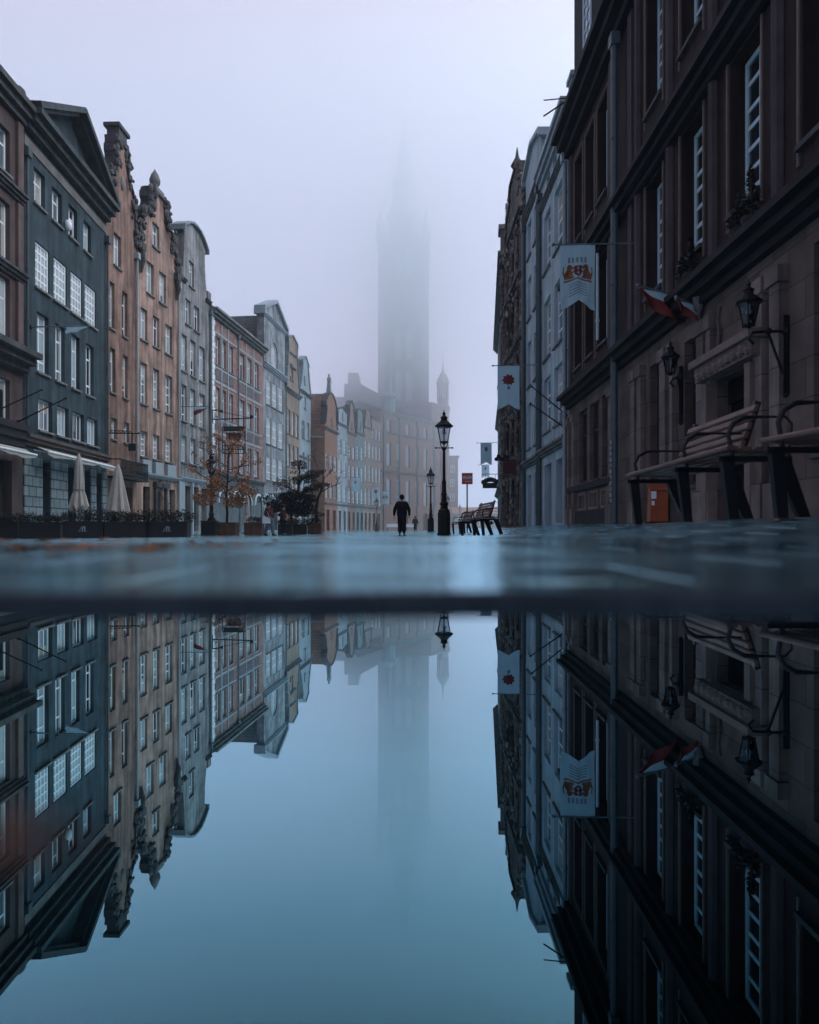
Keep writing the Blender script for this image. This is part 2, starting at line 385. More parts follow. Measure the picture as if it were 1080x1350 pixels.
def add_window(root, W, rec, frame_mat, sill_mat):
    s0, s1, z0, z1 = W['s0'], W['s1'], W['z0'], W['z1']; w_, h = s1-s0, z1-z0
    pm = W['pane'] or random.choice([GL[0], GL[1], GL[1], GL[2], GL[2]])
    fm = W.get('fm') or frame_mat
    if W.get('arch'):
        hp = [(a-s0, b-z0) for a, b in arch_pts(s0, s1, z0, z1)]
        win = MB().prism(hp, .03, .05).build('window', pm, root, (s0, rec, z0))
        c = (w_/2, h/2); ins = [(c[0]+(a-c[0])*(1-.18/w_), c[1]+(b-c[1])*(1-.18/h)) for a, b in hp]; n = len(hp)
        m = MB()
        for y in (0., .028): m.add([(a, y, b) for a, b in hp]+[(a, y, b) for a, b in ins], [(i, (i+1) % n, n+(i+1) % n, n+i) for i in range(n)])
        m.add([(a, 0., b) for a, b in ins]+[(a, .028, b) for a, b in ins], [(i, (i+1) % n, n+(i+1) % n, n+i) for i in range(n)])
        m.box(w_/2-.03, w_/2+.03, .002, .028, .09, h-.09)
        m.build('frame', fm, win)
    else:
        win = link('window', pane_mesh(w_, h, pm), root, (s0, rec, z0))
        link('frame', frame_mesh(w_, h, W['style'], fm), win)
        rr = WR.random()
        if pm in GL and h > 1.2 and not W.get('fm') and rr < .5 and WR.random() < W.get('blinds', 1.):
            if rr < .3: zz = h*(1-WR.choice((.25,.4,.55,.7))); m_ = MB().box(.06, w_-.06, .0285, .0335, zz, h-.05)
            else: q_ = w_*WR.choice((.16,.22,.3)); m_ = MB().box(.06, .06+q_, .0285, .0335, .05, h-.05).box(w_-.06-q_, w_-.06, .0285, .0335, .05, h-.05)
            m_.build('blind' if rr < .3 else 'curtain', WR.choice(BLN), win)
    if W.get('sill', True): link('sill', sill_mesh(w_, rec, sill_mat), win)
    return win

def cornice(root, L, z, h, proj, mat, name='cornice', s0=0., s1=None):
    m = MB(); s1 = L if s1 is None else s1
    m.box(s0, s1, -proj*.35, .0, z, z+h*.34); m.box(s0-.0, s1, -proj*.7, .0, z+h*.345, z+h*.7); m.box(s0, s1, -proj, .0, z+h*.705, z+h)
    return m.build(name, mat, root)
def coping(root, pts, mat, t=.13, y0=-.12, y1=.62):
    m = MB()
    for (a, az), (b, bz) in zip(pts, pts[1:]):
        d = Vector((b-a, 0, bz-az)); L = d.length
        if L < .03: continue
        d /= L; nrm = Vector((-d.z, 0, d.x)); c = Vector(((a+b)/2, (y0+y1)/2, (az+bz)/2)) + nrm*t*.5
        m.obox(c, d*(L/2+t*.3), Vector((0, (y1-y0)/2, 0)), nrm*t/2)
    return m.build('gable_coping', mat, root)
GAB = {
 'scroll': [(0,0),(.0,.05),(.06,.10),(.13,.11),(.15,.16),(.13,.22),(.16,.30),(.22,.38),(.30,.43),(.26,.47),(.27,.53),(.34,.60),(.45,.64),(.55,.67),(.62,.72),(.66,.79),(.64,.85),(.60,.87),(.60,.93),(.66,.94),(.66,1.0),(1,1.0)],
 'bell': [(0,0),(.08,.0),(.16,.05),(.24,.16),(.30,.30),(.34,.46),(.36,.62),(.37,.76),(.28,.77),(.28,.82),(.40,.87),(.58,.94),(.78,.985),(1,1)],
 'ped': [(0,0),(.07,.0),(.07,.68),(0,.69),(0,.76),(1,1)],
 'step': [(0,0),(.10,0),(.10,.14),(.16,.18),(.22,.30),(.22,.36),(.30,.40),(.34,.60),(.42,.66),(.42,.86),(.36,.87),(.36,.92),(1,1)],
 'point': [(0,0),(.04,.03),(.16,.12),(.30,.28),(.42,.46),(.52,.66),(.58,.78),(.48,.79),(.48,.83),(.70,.90),(.86,.96),(1,1)],
 'seg': [(0,0),(.0,.1),(.12,.12),(.2,.3),(.3,.5),(.3,.62),(.2,.63),(.2,.7),(.45,.86),(.7,.96),(1,1)],
}
def gable(kind, L, eave, top, t0=0., t1=1.):
    prof = GAB[kind]; c = L*(t0+t1)/2; hw = L*(t1-t0)/2
    left = [(c-hw*(1-t), eave+(top-eave)*h) for t, h in prof]
    right = [(2*c-x, z) for x, z in left[::-1]]
    if abs(left[-1][0]-right[0][0]) < 1e-6: right = right[1:]
    return left + right
def roof_perp(root, L, eave, ridge, depth, mat, y0=.5, ov=0., s0=0., s1=None):
    s1 = L if s1 is None else s1; m = MB(); c = (s0+s1)/2; t = .16
    for a, b in ((s0-ov, c), (s1+ov, c)):
        ez = eave - (ridge-eave)*ov/((s1-s0)/2)
        vs = [(a,y0,ez),(b,y0,ridge),(b,depth,ridge),(a,depth,ez)]
        m.add(vs + [(x, y, z+t) for x, y, z in vs], [(0,3,2,1),(4,5,6,7),(0,1,5,4),(1,2,6,5),(2,3,7,6),(3,0,4,7)])
    m.prism([(s0,eave),(s1,eave),(c,ridge)], depth-.3, depth-.02)
    m.prism([(s0,eave),(s1,eave),(c,ridge)], y0+.02, y0+.1)
    return m.build('roof', mat, root)
def roof_par(root, L, eave, ridge, depth, mat, ov=.35, s0=0.):
    m = MB(); t = .16; c = depth/2
    for a, b in ((-ov, c), (depth+ov, c)):
        ez = eave - (ridge-eave)*ov/c
        vs = [(s0,a,ez),(s0,b,ridge),(L,b,ridge),(L,a,ez)]
        m.add(vs + [(x, y, z+t) for x, y, z in vs], [(0,3,2,1),(4,5,6,7),(0,1,5,4),(1,2,6,5),(2,3,7,6),(3,0,4,7)])
    for sx in (s0+.02, L-.3):
        m.add([(sx,0,eave),(sx,depth,eave),(sx,c,ridge),(sx+.28,0,eave),(sx+.28,depth,eave),(sx+.28,c,ridge)], [(0,1,2),(3,5,4),(0,3,4,1),(1,4,5,2),(2,5,3,0)])
    return m.build('roof', mat, root)
def house(name, label, fac, wall, top, wins, depth=10., rec=.17, eave=None, frame=TRIM, sillm=STONE, slab=.5, cat='house', group=None, base=-.6, body=True):
    root = empty(name, (fac.p0.x, fac.p0.y, fac.zb), fac.rz); tag(root, label, cat, group)
    L = fac.L; e = .004; eave = eave or min(z for _, z in top)
    poly = [(e, base), (L-e, base)] + [(min(max(a, e), L-e), z) for a, z in top[::-1]]
    holes = []
    for W in wins:
        h = arch_pts(W['s0'], W['s1'], W['z0'], W['z1']) if W.get('arch') else [(W['s0'],W['z0']),(W['s1'],W['z0']),(W['s1'],W['z1']),(W['s0'],W['z1'])]
        holes.append((h, W.get('rec', rec)+.08))
    m = MB().prism(poly, 0, slab, holes)
    if body: m.box(e*2, L-e*2, slab, depth, base, eave-.02)
    m.build('wall', wall, root)
    for W in wins:
        if not W.get('bare'): add_window(root, W, W.get('rec', rec), frame, sillm)
    return root
def pipe(root, s, z0, z1, mat=LEADP, y=-.12, r=.06, hopper=True):
    m = MB().tube([(s, y, z0), (s, y, z1)], r, 8)
    if hopper: m.box(s-.16, s+.16, y-.13, y+.12, z1, z1+.35)
    for z in [z0+.6+i*2.1 for i in range(int((z1-z0)/2.1))]: m.lathe([(r+.02, 0), (r+.02, .07)], 8, (s, y, z))
    return m.build('downpipe', mat, root, smooth=True)
def doorway(root, s0, s1, z1, mat=None, rec=.3, z0=0.):
    m = MB(); w_ = s1-s0
    m.box(0, w_, .04, .1, 0, z1-z0)
    d = m.build('door', mat or DOORM, root, (s0, rec, z0))
    p = MB()
    for a, b in ((.08, .47), (.53, .92)):
        for c, e in ((.06, .38), (.44, .92)): p.box(w_*a, w_*b, .015, .038, (z1-z0)*c, (z1-z0)*e)
    p.build('door_panel', mat or DOORM, d)
    MB().box(w_*.5-.09, w_*.5-.04, -.03, .0145, 1.0, 1.16).build('handle', LEADP, d)
    return d
DOORM = M('dark_door_wood', (.035,.030,.028), .6, .3, 4, .2)
def hole(s0, s1, z0, z1, rec=.3, arch=False): return dict(s0=s0, s1=s1, z0=z0, z1=z1, bare=True, rec=rec, arch=arch, style='case', pane=None)

# ---- plan of the left row: pixel boundary and vanishing point measured for each front
def chain(x0, d0, items):
    res = []; x, d = x0, d0
    for px, v in items:
        k = (v-CX)/FP; q = (px-CX)/FP
        d1 = (x-k*d)/(q-k); x1 = q*d1; res.append(((x, d), (x1, d1))); x, d = x1, d1
    return res
P140 = (-16.0, 36.0)
H1p = chain(*P140, [(30, 490)])[0]; H0p = chain(*H1p[1], [(-190, 505)])[0]
LP = chain(*P140, [(180, 563), (235, 620), (277, 610), (347, 645), (376.5, 640), (395, 638), (410, 636)])
PL = {
 'rust': M('rust_brown_plaster', (.265,.165,.135), .9, .28, 1.0, .1, 40, .55),
 'peach': M('peach_plaster', (.37,.25,.208), .9, .25, 1.0, .1, 40, .55),
 'slate': M('slate_plaster', (.038,.064,.080), .9, .25, 1.0, .1, 40, .4),
 'beige': M('grey_beige_plaster', (.27,.275,.285), .9, .25, 1.0, .1, 40, .5),
 'maroon': M('maroon_brown_plaster', (.085,.06,.06), .9, .2, 1.2, .15, 30, .3),
 'brick': M('brown_brick', (.27,.17,.155), .9, .25, 2, brick=(.26,.085,.012,1.25,.2)),
 'grey': M('cool_grey_plaster', (.31,.33,.355), .9, .25, 1.0, .1, 40, .5),
 'ochre': M('ochre_brown_plaster', (.31,.235,.19), .9, .15, 1.2, .1, 40, .25),
 'blue': M('pale_blue_plaster', (.33,.39,.43), .9, .1, 1.2, .1, 40, .2),
 'orange': M('orange_brick', (.27,.145,.105), .9, .18, 2, brick=(.26,.085,.012,1.2,.2)),
 'white': M('dirty_white_plaster', (.38,.48,.54), .9, .12, 1.2, .1, 40, .25),
 'pale': M('pale_far_plaster', (.36,.40,.43), .9, .15, 1.2, .1, 40, .35),
 'pink': M('faded_pink_plaster', (.28,.20,.18), .9, .12, 1.2, .1, 40, .25),
 'green': M('grey_green_plaster', (.20,.25,.25), .9, .12, 1.2, .1, 40, .25),
}
ZL = -.31

# leftmost dark house
f0 = Fac(H0p[1], H0p[0], ZL); L0 = f0.L
cols = [(L0-.95, L0-2.1), (L0-2.9, L0-4.05), (L0-4.9, L0-6.0), (L0-6.9, L0-8.0)]
wins = [dict(s0=b, s1=a, z0=z0, z1=z1, style=st, pane=None) for a, b in cols for z0, z1, st in ((14.0,15.7,'cross'),(10.6,12.9,'cross'),(7.7,10.0,'cross'),(4.5,6.1,'case'))]
wins += [hole(L0-2.2, L0-.8, 0.2, 3.0), hole(L0-4.6, L0-3.2, .2, 3.0)]
h0 = house('brown_house', 'dark maroon brown house at the left edge with stone ledges between floors', f0, PL['maroon'], [(0,17.0),(L0,17.0)], wins, eave=17.0)
roof_par(h0, L0, 17.2, 20.5, 10, TILE_D, ov=.4)
cornice(h0, L0, 16.5, .75, .55, STONED); cornice(h0, L0, 10.15, .35, .3, STONED, 'ledge'); cornice(h0, L0, 13.3, .35, .28, STONED, 'ledge')
cornice(h0, L0, 6.6, .75, .8, STONED, 'ledge'); cornice(h0, L0, 3.6, .9, .3, M('dark_fascia', (.02,.02,.022), .7), 'shop_fascia')
BRS = M('brown_stone', (.12,.085,.08), .85, .2, 2, .2, 20, .3)
for a in (L0-.55, L0-2.6, L0-4.6):
    for q0, q1 in ((7.45,10.1),(10.6,13.2),(13.75,16.4)): MB().box(a, a+.4, -.12, 0, q0, q1).build('pilaster', BRS, h0)
MB().ball((L0-.15, .1, 17.75), .28, 10).build('roof_ball', STONED, h0, smooth=True)
doorway(h0, L0-2.2, L0-.8, 2.95); doorway(h0, L0-4.6, L0-3.2, 2.95)
AWN = M('cream_awning_cloth', (.34,.32,.30), .9, .12, 3, .1, 60)
def awning(root, s0, s1, z, proj, drop):
    m = MB(); n = 14; t = .03
    for i in range(n):
        a = s0+(s1-s0)*i/n; b = s0+(s1-s0)*(i+1)/n
        sg = lambda k: .05*math.sin(k*2.1)+.03*math.sin(k*5)
        vs = [(a,-.32,z),(b,-.32,z),(b,-proj,z-drop+sg(b)*.4),(a,-proj,z-drop+sg(a)*.4)]
        m.add(vs+[(x,y,zz-t) for x,y,zz in vs], [(0,1,2,3),(7,6,5,4),(0,4,5,1),(1,5,6,2),(2,6,7,3),(3,7,4,0)])
        m.add([(a,-proj,z-drop+sg(a)*.4),(b,-proj,z-drop+sg(b)*.4),(b,-proj-.01,z-drop-.13+sg(b+1)),(a,-proj-.01,z-drop-.13+sg(a+1))], [(0,1,2,3)])
    o = m.build('awning', AWN, root)
    k = MB().tube([(s0,-proj,z-drop+.02),(s1,-proj,z-drop+.02)], .045, 8)
    for a in (s0+.3, (s0+s1)/2, s1-.3): k.bar((a,-.05,z-.1),(a,-proj,z-drop-.02), .05)
    k.build('awning_bar', TRIM, o); return o
awning(h0, 1.5, L0-.4, 3.5, .75, .25)

# grey pedimented house
f1 = Fac(H1p[1], H1p[0], ZL); L1 = f1.L
wins = []
wins += f1.row([(44.4,59.3),(68.5,81.5),(90.4,101.9),(110.2,120)], 44.5, 218, 265, 'cross')
wins += f1.row([(46.3,65),(70.7,88),(93,108.3),(111.7,126.3)], 46, 316, 376, 'fine', GLB, rec=.06)
wins += f1.row([(48.5,64),(73,85.5),(94.4,105),(113.3,123.5)], 49, 409.6, 489, 'tall')
wins += f1.row([(50.5,69),(75.5,90.6),(96,110.8),(115,128.7)], 51, 524, 566, 'triple')
gf = [hole(.35+i*1.05*L1/8.3, .35+(i*1.05+.75)*L1/8.3, .25, 3.2, .35) for i in (1.1, 3.3, 5.0, 6.3)]
wins += gf
E1 = 17.0-ZL-.05
h1 = house('pedimented_house', 'slate grey four bay house with triangular pediment and retracted cream awning', f1, PL['slate'], [(0,E1),(L1/2,E1+2.2),(L1,E1)], wins, eave=E1, depth=11)
roof_perp(h1, L1, E1+.1, E1+2.5, 11, TILE_D, y0=.1, ov=.0)
PEDM = M('dark_teal_cornice', (.05,.065,.072), .8, .2, 2, .1, 30, .3)
cornice(h1, L1, E1-.75, .8, .75, PEDM)
MB().box(.05, L1-.05, -.05, 0, E1-1.4, E1-1.0).build('frieze', M('stained_frieze', (.16,.15,.15), .9, .35, 1.2), h1)
m = MB(); ap = (L1/2, E1+2.55)
for a in ((-.02, E1+.16), (L1+.02, E1+.16)):
    d = Vector((ap[0]-a[0], 0, ap[1]-a[1])); q = d.length; d /= q; nr = Vector((-d.z, 0, d.x));
    if nr.z < 0: nr = -nr
    mid = Vector(((a[0]+ap[0])/2, 0, (a[1]+ap[1])/2))
    m.obox(mid+Vector((0,-.33,0)), d*q/2, Vector((0,.42,0)), nr*.12); m.obox(mid+Vector((0,-.2,0))-nr*.2, d*(q/2-.35), Vector((0,.3,0)), nr*.078)
m.build('raking_cornice', PEDM, h1)
cornice(h1, L1, 3.75, .45, .3, M('brown_ledge', (.09,.075,.07), .85, .2), 'ledge')
for s_ in (.12, L1-.12): pipe(h1, s_, 3.9, E1-1.9, M('dark_teal_pipe_%d' % int(s_), (.05,.07,.08), .5))
RUST = M('rusticated_blue_grey_stone', (.16,.20,.22), .9, .2, 2, brick=(.62,.42,.03,.25,.15))
e_ = [0.02]+[q for hh in gf for q in (hh['s0'], hh['s1'])]+[L1-.02]
for a, b in zip(e_[::2], e_[1::2]): MB().box(a, b, -.06, 0, 0, 3.4).build('stone_pier', RUST, h1)
for hh in gf: doorway(h1, hh['s0'], hh['s1'], 3.18, rec=.35, z0=.25)
awning(h1, .5, L1-.15, 3.72, .75, .22)
MB().lathe([(.1,0),(.16,.1),(.16,.35),(.08,.45)], 10, (L1*.44, -.14, 14.0)).build('wall_light', TRIM, h1, smooth=True)

def cluster(root, outline, zmin, n, r0, r1_, seed, mat):
    rnd_ = random.Random(seed); pts_ = [p_ for p_ in outline if p_[1] >= zmin]
    for p_ in pts_[::3]:
        m_ = MB()
        for _ in range(n):
            m_.ball((p_[0]+rnd_.uniform(-.28,.28), -rnd_.uniform(.0,.22), p_[1]+rnd_.uniform(-.4,.25)), rnd_.uniform(r0, r1_), 6, (1,.8,rnd_.uniform(.8,1.6)))
        m_.build('gable_ornament', mat, root, smooth=True)
CARV = M('carved_dark_stone', (.085,.085,.09), .9, .4, 5, .4, 12, .3, island=.35)
# rust narrow house with scroll gable
f2 = Fac(*LP[0], ZL); L2 = f2.L
wins = f2.row([(150,159.6)], 150, 304.6, 348, 'cross')
wins += f2.row([(144.5,151),(161,168)], 144, 369, 431, 'tall') + f2.row([(145,152),(161.7,168.5)], 145, 457, 516, 'tall') + f2.row([(146.8,154),(163.5,170.5)], 147, 550, 578, 'cross')
wins += [dict(hole(L2*.62, L2*.86, .3, 2.7)), dict(hole(L2*.15, L2*.42, .3, 2.7))]
e2, t2 = 16.3-ZL, 21.3-ZL
h2 = house('scroll_gabled_house', 'narrow rust brown house with scrolled gable topped by square pedestal', f2, PL['rust'], gable('scroll', L2, e2, t2), wins, eave=e2)
roof_perp(h2, L2, e2, e2+2.6, 10, TILE_D)
coping(h2, gable('scroll', L2, e2, t2)[1:-1], STONED, .12)
MB().box(L2/2-.62,L2/2+.62,-.12,.7,t2+.14,t2+.3).box(L2/2-.5,L2/2+.5,-.05,.62,t2+.3,t2+.75).box(L2/2-.68,L2/2+.68,-.16,.74,t2+.75,t2+.95).build('pedestal', STONED, h2)
cluster(h2, gable('scroll', L2, e2, t2), e2+.3, 6, .07, .17, 4, CARV); MB().ball((L2*.5,-.02,e2+2.9), .26, 10, (.75,.4,1.5)).build('oval_ornament', STONE, h2, smooth=True)
doorway(h2, L2*.62, L2*.86, 2.68, rec=.3, z0=.3); doorway(h2, L2*.15, L2*.42, 2.68, rec=.3, z0=.3)
m = MB().box(.1, L2-.1, -.75, -.02, 3.05, 3.17)
for i in range(34):
    a = .15+i*(L2-.3)/33; m.tube([(a,-.72,3.17),(a,-.72,4.05)], .018, 5)
    if i % 3 == 0: m.ball((a, -.72, 3.6), .09, 6, (1,.3,1))
for z in (3.3, 4.05): m.bar((.1,-.72,z),(L2-.1,-.72,z),.05)
m.bar((.12,-.02,4.05),(.12,-.72,4.05),.05); m.bar((L2-.12,-.02,4.05),(L2-.12,-.72,4.05),.05)
m.build('balcony', IRON, h2); pipe(h2, L2-.15, 4.2, e2-.6, TRIMD)

# peach house with finial
f3 = Fac(*LP[1], ZL); L3 = f3.L; c3 = [(185.4,194.4),(202,210.3),(218,227)]
wins = f3.row([(201,210)], 201, 291, 323, 'cross') + f3.row([(193,202.5),(210,219)], 193, 342, 384.6, 'cross') + f3.row(c3, 185.4, 403.7, 446, 'cross') + f3.row(c3, 187, 477, 531.6, 'sash') + f3.row(c3, 188, 568, 601.5, 'sash')
wins += [hole(L3*.14, L3*.30, .3, 2.9), hole(L3*.76, L3*.92, .3, 2.9), hole(L3*.42, L3*.62, .1, 2.7, .35, True)]
e3, t3 = 16.7-ZL, 20.8-ZL
h3 = house('peach_house', 'peach plastered three bay house with carved gable and urn finial', f3, PL['peach'], gable('scroll', L3, e3, t3), wins, eave=e3)
roof_perp(h3, L3, e3, e3+2.9, 10, TILE_D); coping(h3, gable('scroll', L3, e3, t3)[1:-1], STONED, .16)
MB().box(L3/2-.55,L3/2+.55,-.1,.7,t3+.17,t3+.42).lathe([(.16,.42),(.12,.5),(.3,.75),(.34,1.0),(.22,1.35),(.06,1.6),(.02,1.7)], 12, (L3/2,.25,t3)).build('finial', STONE, h3, smooth=True)
cluster(h3, gable('scroll', L3, e3, t3), e3+.2, 11, .08, .22, 9, CARV)
for sx in (.02, .88):
    m = MB().box(L3*sx, L3*sx+.5, -.3, .1, e3-.3, e3+.15); m.tube([(L3*sx+.25,-.15,e3-.3),(L3*sx+.25,-.22,e3-.9),(L3*sx+.25,-.1,e3-1.6)], [.2,.16,.05], 8)
    m.build('console', STONED, h3, smooth=True)
cornice(h3, L3, 3.45, .25, .25, TRIMD, 'ledge')
for a, b in c3:
    x0, x1 = f3.s(a)-.1, f3.s(b)+.1; m = MB().box(x0, x1, -.22, -.17, 3.72, 4.45); m.box(x0, x0+.05, -.17, 0, 3.72, 4.45); m.box(x1-.05, x1, -.17, 0, 3.72, 4.45); m.build('window_guard', TRIMD, h3)
doorway(h3, L3*.42, L3*.62, 2.6, rec=.35, z0=.1)
for a, b in ((.14,.30),(.76,.92)): add_window(h3, dict(s0=L3*a, s1=L3*b, z0=.3, z1=2.9, style='cross', pane=GL[0]), .3, DOORM, STONE)
m = MB()
for a in (.39, .645): m.box(L3*a-.1, L3*a+.1, -.18, 0, .0, 2.9)
m.box(L3*.36, L3*.68, -.25, 0, 2.92, 3.25); m.ball((L3*.52,-.1,3.1), .25, 8); m.build('portal', STONED, h3)
pipe(h3, L3-.12, .2, e3-.7, TRIMD)

# grey beige bell gable house
f4 = Fac(*LP[2], ZL); L4 = f4.L; c4 = [(239.5,246.5),(251,258),(263,270)]
wins = f4.row([(249.4,256)], 249.4, 342, 376, 'cross') + f4.row([(244.5,251.5),(256,263)], 244.5, 392, 425.8, 'cross') + f4.row(c4, 239.5, 438.8, 487.7, 'tall') + f4.row(c4, 240, 505.8, 554, 'tall') + f4.row(c4, 242, 574, 609, 'cross')
wins += [hole(L4*.2, L4*.36, .2, 3.3), hole(L4*.46, L4*.62, .2, 3.3), hole(L4*.72, L4*.88, .2, 3.3)]
e4, t4 = 16.9-ZL, 21.4-ZL
h4 = house('bell_gabled_house', 'pale grey plaster house with smooth curved bell gable', f4, PL['beige'], gable('bell', L4, e4, t4), wins, eave=e4, slab=.75)
roof_perp(h4, L4, e4, e4+3.6, 10, TILE_D, y0=.75); coping(h4, gable('bell', L4, e4, t4)[8:-8], COPPER, .14, -.22, .85)
cornice(h4, L4*.2, e4-.15, .28, .2, STONED, 'ledge'); cornice(h4, L4, e4-.15, .28, .2, STONED, 'ledge', L4*.84)
MB().box(L4-.7, L4-.05, -.1, .8, e4+.14, e4+.75).build('end_block', STONE, h4)
cornice(h4, L4, 3.6, .25, .2, TRIMD, 'ledge'); pipe(h4, L4-.16, .2, e4-.9, LEADP)
MB().box(.05, L4*.16, -.08, 0, 0, 3.55).build('stone_pier', TRIMD, h4); MB().box(L4*.39, L4*.43, -.08, 0, 0, 3.55).build('stone_pier', TRIMD, h4)
for a, b in ((.2,.36),(.46,.62),(.72,.88)): doorway(h4, L4*a, L4*b, 3.28, rec=.3, z0=.2)

# long brick house in two sections
f5 = Fac(*LP[3], ZL); L5 = f5.L
A = [(284.5,290),(293,298),(302.5,307.5)]; B = [(316,322.4),(326.3,331.7),(335.8,341.2)]
wins = []
for cs in (A, B):
    for z0, z1, st in ((12.95,15.15,'cross'),(9.0,11.25,'cross'),(5.0,7.35,'cross')):
        wins += [dict(s0=f5.s(a), s1=f5.s(b), z0=z0, z1=z1, style=st, pane=None) for a, b in cs]
arcs = [(L5*.12,L5*.28),(L5*.36,L5*.5),(L5*.56,L5*.72),(L5*.80,L5*.95)]
wins += [hole(a, b, .15, 3.35, .4, True) for a, b in arcs]
e5 = 16.65-ZL
h5 = house('long_brick_house', 'brown brick six bay house with pale strips, flat eaves and arched ground floor', f5, PL['brick'], [(0,e5),(L5,e5)], wins, eave=e5)
roof_par(h5, L5, e5+.1, e5+2.4, 10, TILE_D, ov=.1); cornice(h5, L5, e5-.55, .6, .6, M('pale_eave', (.20,.21,.21), .8, .15, 2, 0, 30, .3))
xs_ = [f5.s(q) for q in (291.5, 300, 324.2, 333.8)]
for q in xs_: MB().box(q-.09, q+.09, -.07, 0, 4.75, e5-.7).build('pale_strip', TRIMD, h5)
for s0, s1 in ((.8, f5.s(311.5)), (f5.s(314.2), L5-.5)):
    for z in (7.65, 8.75, 11.55, 12.65, 15.3): MB().box(s0, s1, -.05, 0, z, z+.16).build('pale_strip', TRIMD, h5)
m = MB()
for z in range(0, 29): m.box(.05, .75 if z % 2 else .6, -.09, 0, 4.6+z*.415, 4.6+z*.415+.37)
m.build('quoin', TRIM, h5)
DPN = M('dark_panel', (.13,.12,.13), .85, .2, 3)
for a, b in zip([f5.s(q) for q in (284.5,293,302.5,316,326.3,335.8)], [f5.s(q) for q in (290,298,307.5,322.4,331.7,341.2)]):
    for z in (7.95, 11.85): MB().box(a-.1, b+.1, -.03, 0, z, z+.68).build('panel', DPN, h5)
GF5 = M('blue_grey_stone', (.12,.15,.165), .85, .2, 2, .1, 20, .2)
pl = [(0.02, 0), (L5-.02, 0), (L5-.02, 4.3), (.02, 4.3)]
MB().prism(pl, -.08, -.004, [(arch_pts(a-.0, b+.0, .15, 3.35), .07) for a, b in arcs]).build('ground_floor_facing', GF5, h5)
for a, b in arcs:
    c = (a+b)/2; r = (b-a)/2; n = 12; m = MB()
    for k in range(n):
        p0 = (c+(r+.08)*math.cos(math.pi*k/n), -.1, 3.35-r+(r+.08)*math.sin(math.pi*k/n)); p1 = (c+(r+.08)*math.cos(math.pi*(k+1)/n), -.1, 3.35-r+(r+.08)*math.sin(math.pi*(k+1)/n)); m.bar(p0, p1, .1, .16)
    m.build('arch_trim', TRIM, h5)
cornice(h5, L5, 4.3, .35, .35, STONE, 'ledge')
for a, b in arcs: doorway(h5, a+.02, b-.02, 3.0, GL[0], .4, .15)
pipe(h5, f5.s(312.8), 4.6, e5-.8, LEADP); pipe(h5, .0, 4.6, e5-.4, LEADP)
MB().box(f5.s(300), f5.s(306), 1.2, 2.2, e5+.3, e5+1.25).build('roof_hatch', TRIMD, h5)

# cool grey house with tall pediment gable
f6 = Fac(*LP[4], ZL); L6 = f6.L; c6 = [(351,357.3),(359,365.3),(367.3,373)]
wins = f6.row([(357.5,366)], 357, 448, 484, 'tall', GLB, arch=True, rec=.12) + f6.row(c6, 351, 499, 532, 'grid', GLB, rec=.07) + f6.row(c6, 351, 549, 584, 'grid', GLB, rec=.07) + f6.row(c6, 351.5, 601, 632, 'grid', GLB, rec=.07)
wins += [hole(L6*.1, L6*.3, .2, 2.9), hole(L6*.42, L6*.6, .2, 2.9), hole(L6*.72, L6*.9, .2, 2.9)]
e6, t6 = 15.4-ZL, 22.1-ZL
h6 = house('tall_grey_house', 'cool grey house with large bright windows and tall pedimented gable', f6, PL['grey'], gable('ped', L6, e6, t6), wins, eave=e6, depth=12, slab=.7)
rf = roof_perp(h6, L6, e6, e6+5.4, 12, M('green_grey_tile', (.075,.09,.095), .7, .2, 3, tiles=(.3,.42,.05,.45,.2)), y0=.7)
sl = Vector((L6/2, 0, 5.4)).normalized(); nr = Vector((-sl.z, 0, sl.x))
MB().obox(Vector((L6*.24, 4.6, e6+5.4*.48+.2)), sl*.75, Vector((0,.55,0)), nr*.06).build('skylight', TRIM, h6)
coping(h6, gable('ped', L6, e6, t6)[3:-3], TRIMD, .3, -.3, .8); cornice(h6, L6, e6-.3, .45, .35, TRIMD)
cornice(h6, L6, e6+4.5, .3, .25, TRIMD, 'ledge'); cornice(h6, L6, 3.3, .3, .25, TRIM, 'ledge')
for a, b in ((.1,.3),(.42,.6),(.72,.9)): doorway(h6, L6*a, L6*b, 2.88, GL[1], rec=.3, z0=.2)
pipe(h6, L6-.1, .2, e6-.7, LEADP)

# ochre stepped gable
f7 = Fac(*LP[5], ZL); L7 = f7.L; c7 = [(378.7,382.7),(384.7,388.5),(390.3,393.6)]
wins = f7.row(c7, 378.7, 538.7, 571, 'grid') + f7.row(c7, 378.7, 584, 614, 'grid') + f7.row(c7, 379, 627, 655, 'grid') + f7.row([(382.5,386.5)], 382.5, 478, 500, 'cross')
wins += [hole(L7*.15, L7*.4, .2, 2.6), hole(L7*.6, L7*.85, .2, 2.6)]
e7, t7 = 14.5-ZL, 20.6-ZL
h7 = house('stepped_gable_house', 'ochre brown house with stepped ornamental gable beside tall grey house', f7, PL['ochre'], gable('step', L7, e7, t7), wins, eave=e7)
roof_perp(h7, L7, e7, e7+4, 10, TILE_R); coping(h7, gable('step', L7, e7, t7)[1:-1], COPPER, .15); cornice(h7, L7, e7-.25, .4, .35, STONE); cornice(h7, L7*.7, e7+2.6, .2, .15, STONE, 'ledge', L7*.3); cornice(h7, L7*.7, e7+4, .2, .15, STONE, 'ledge', L7*.3)
for a, b in ((.15,.4),(.6,.85)): doorway(h7, L7*a, L7*b, 2.58, z0=.2)
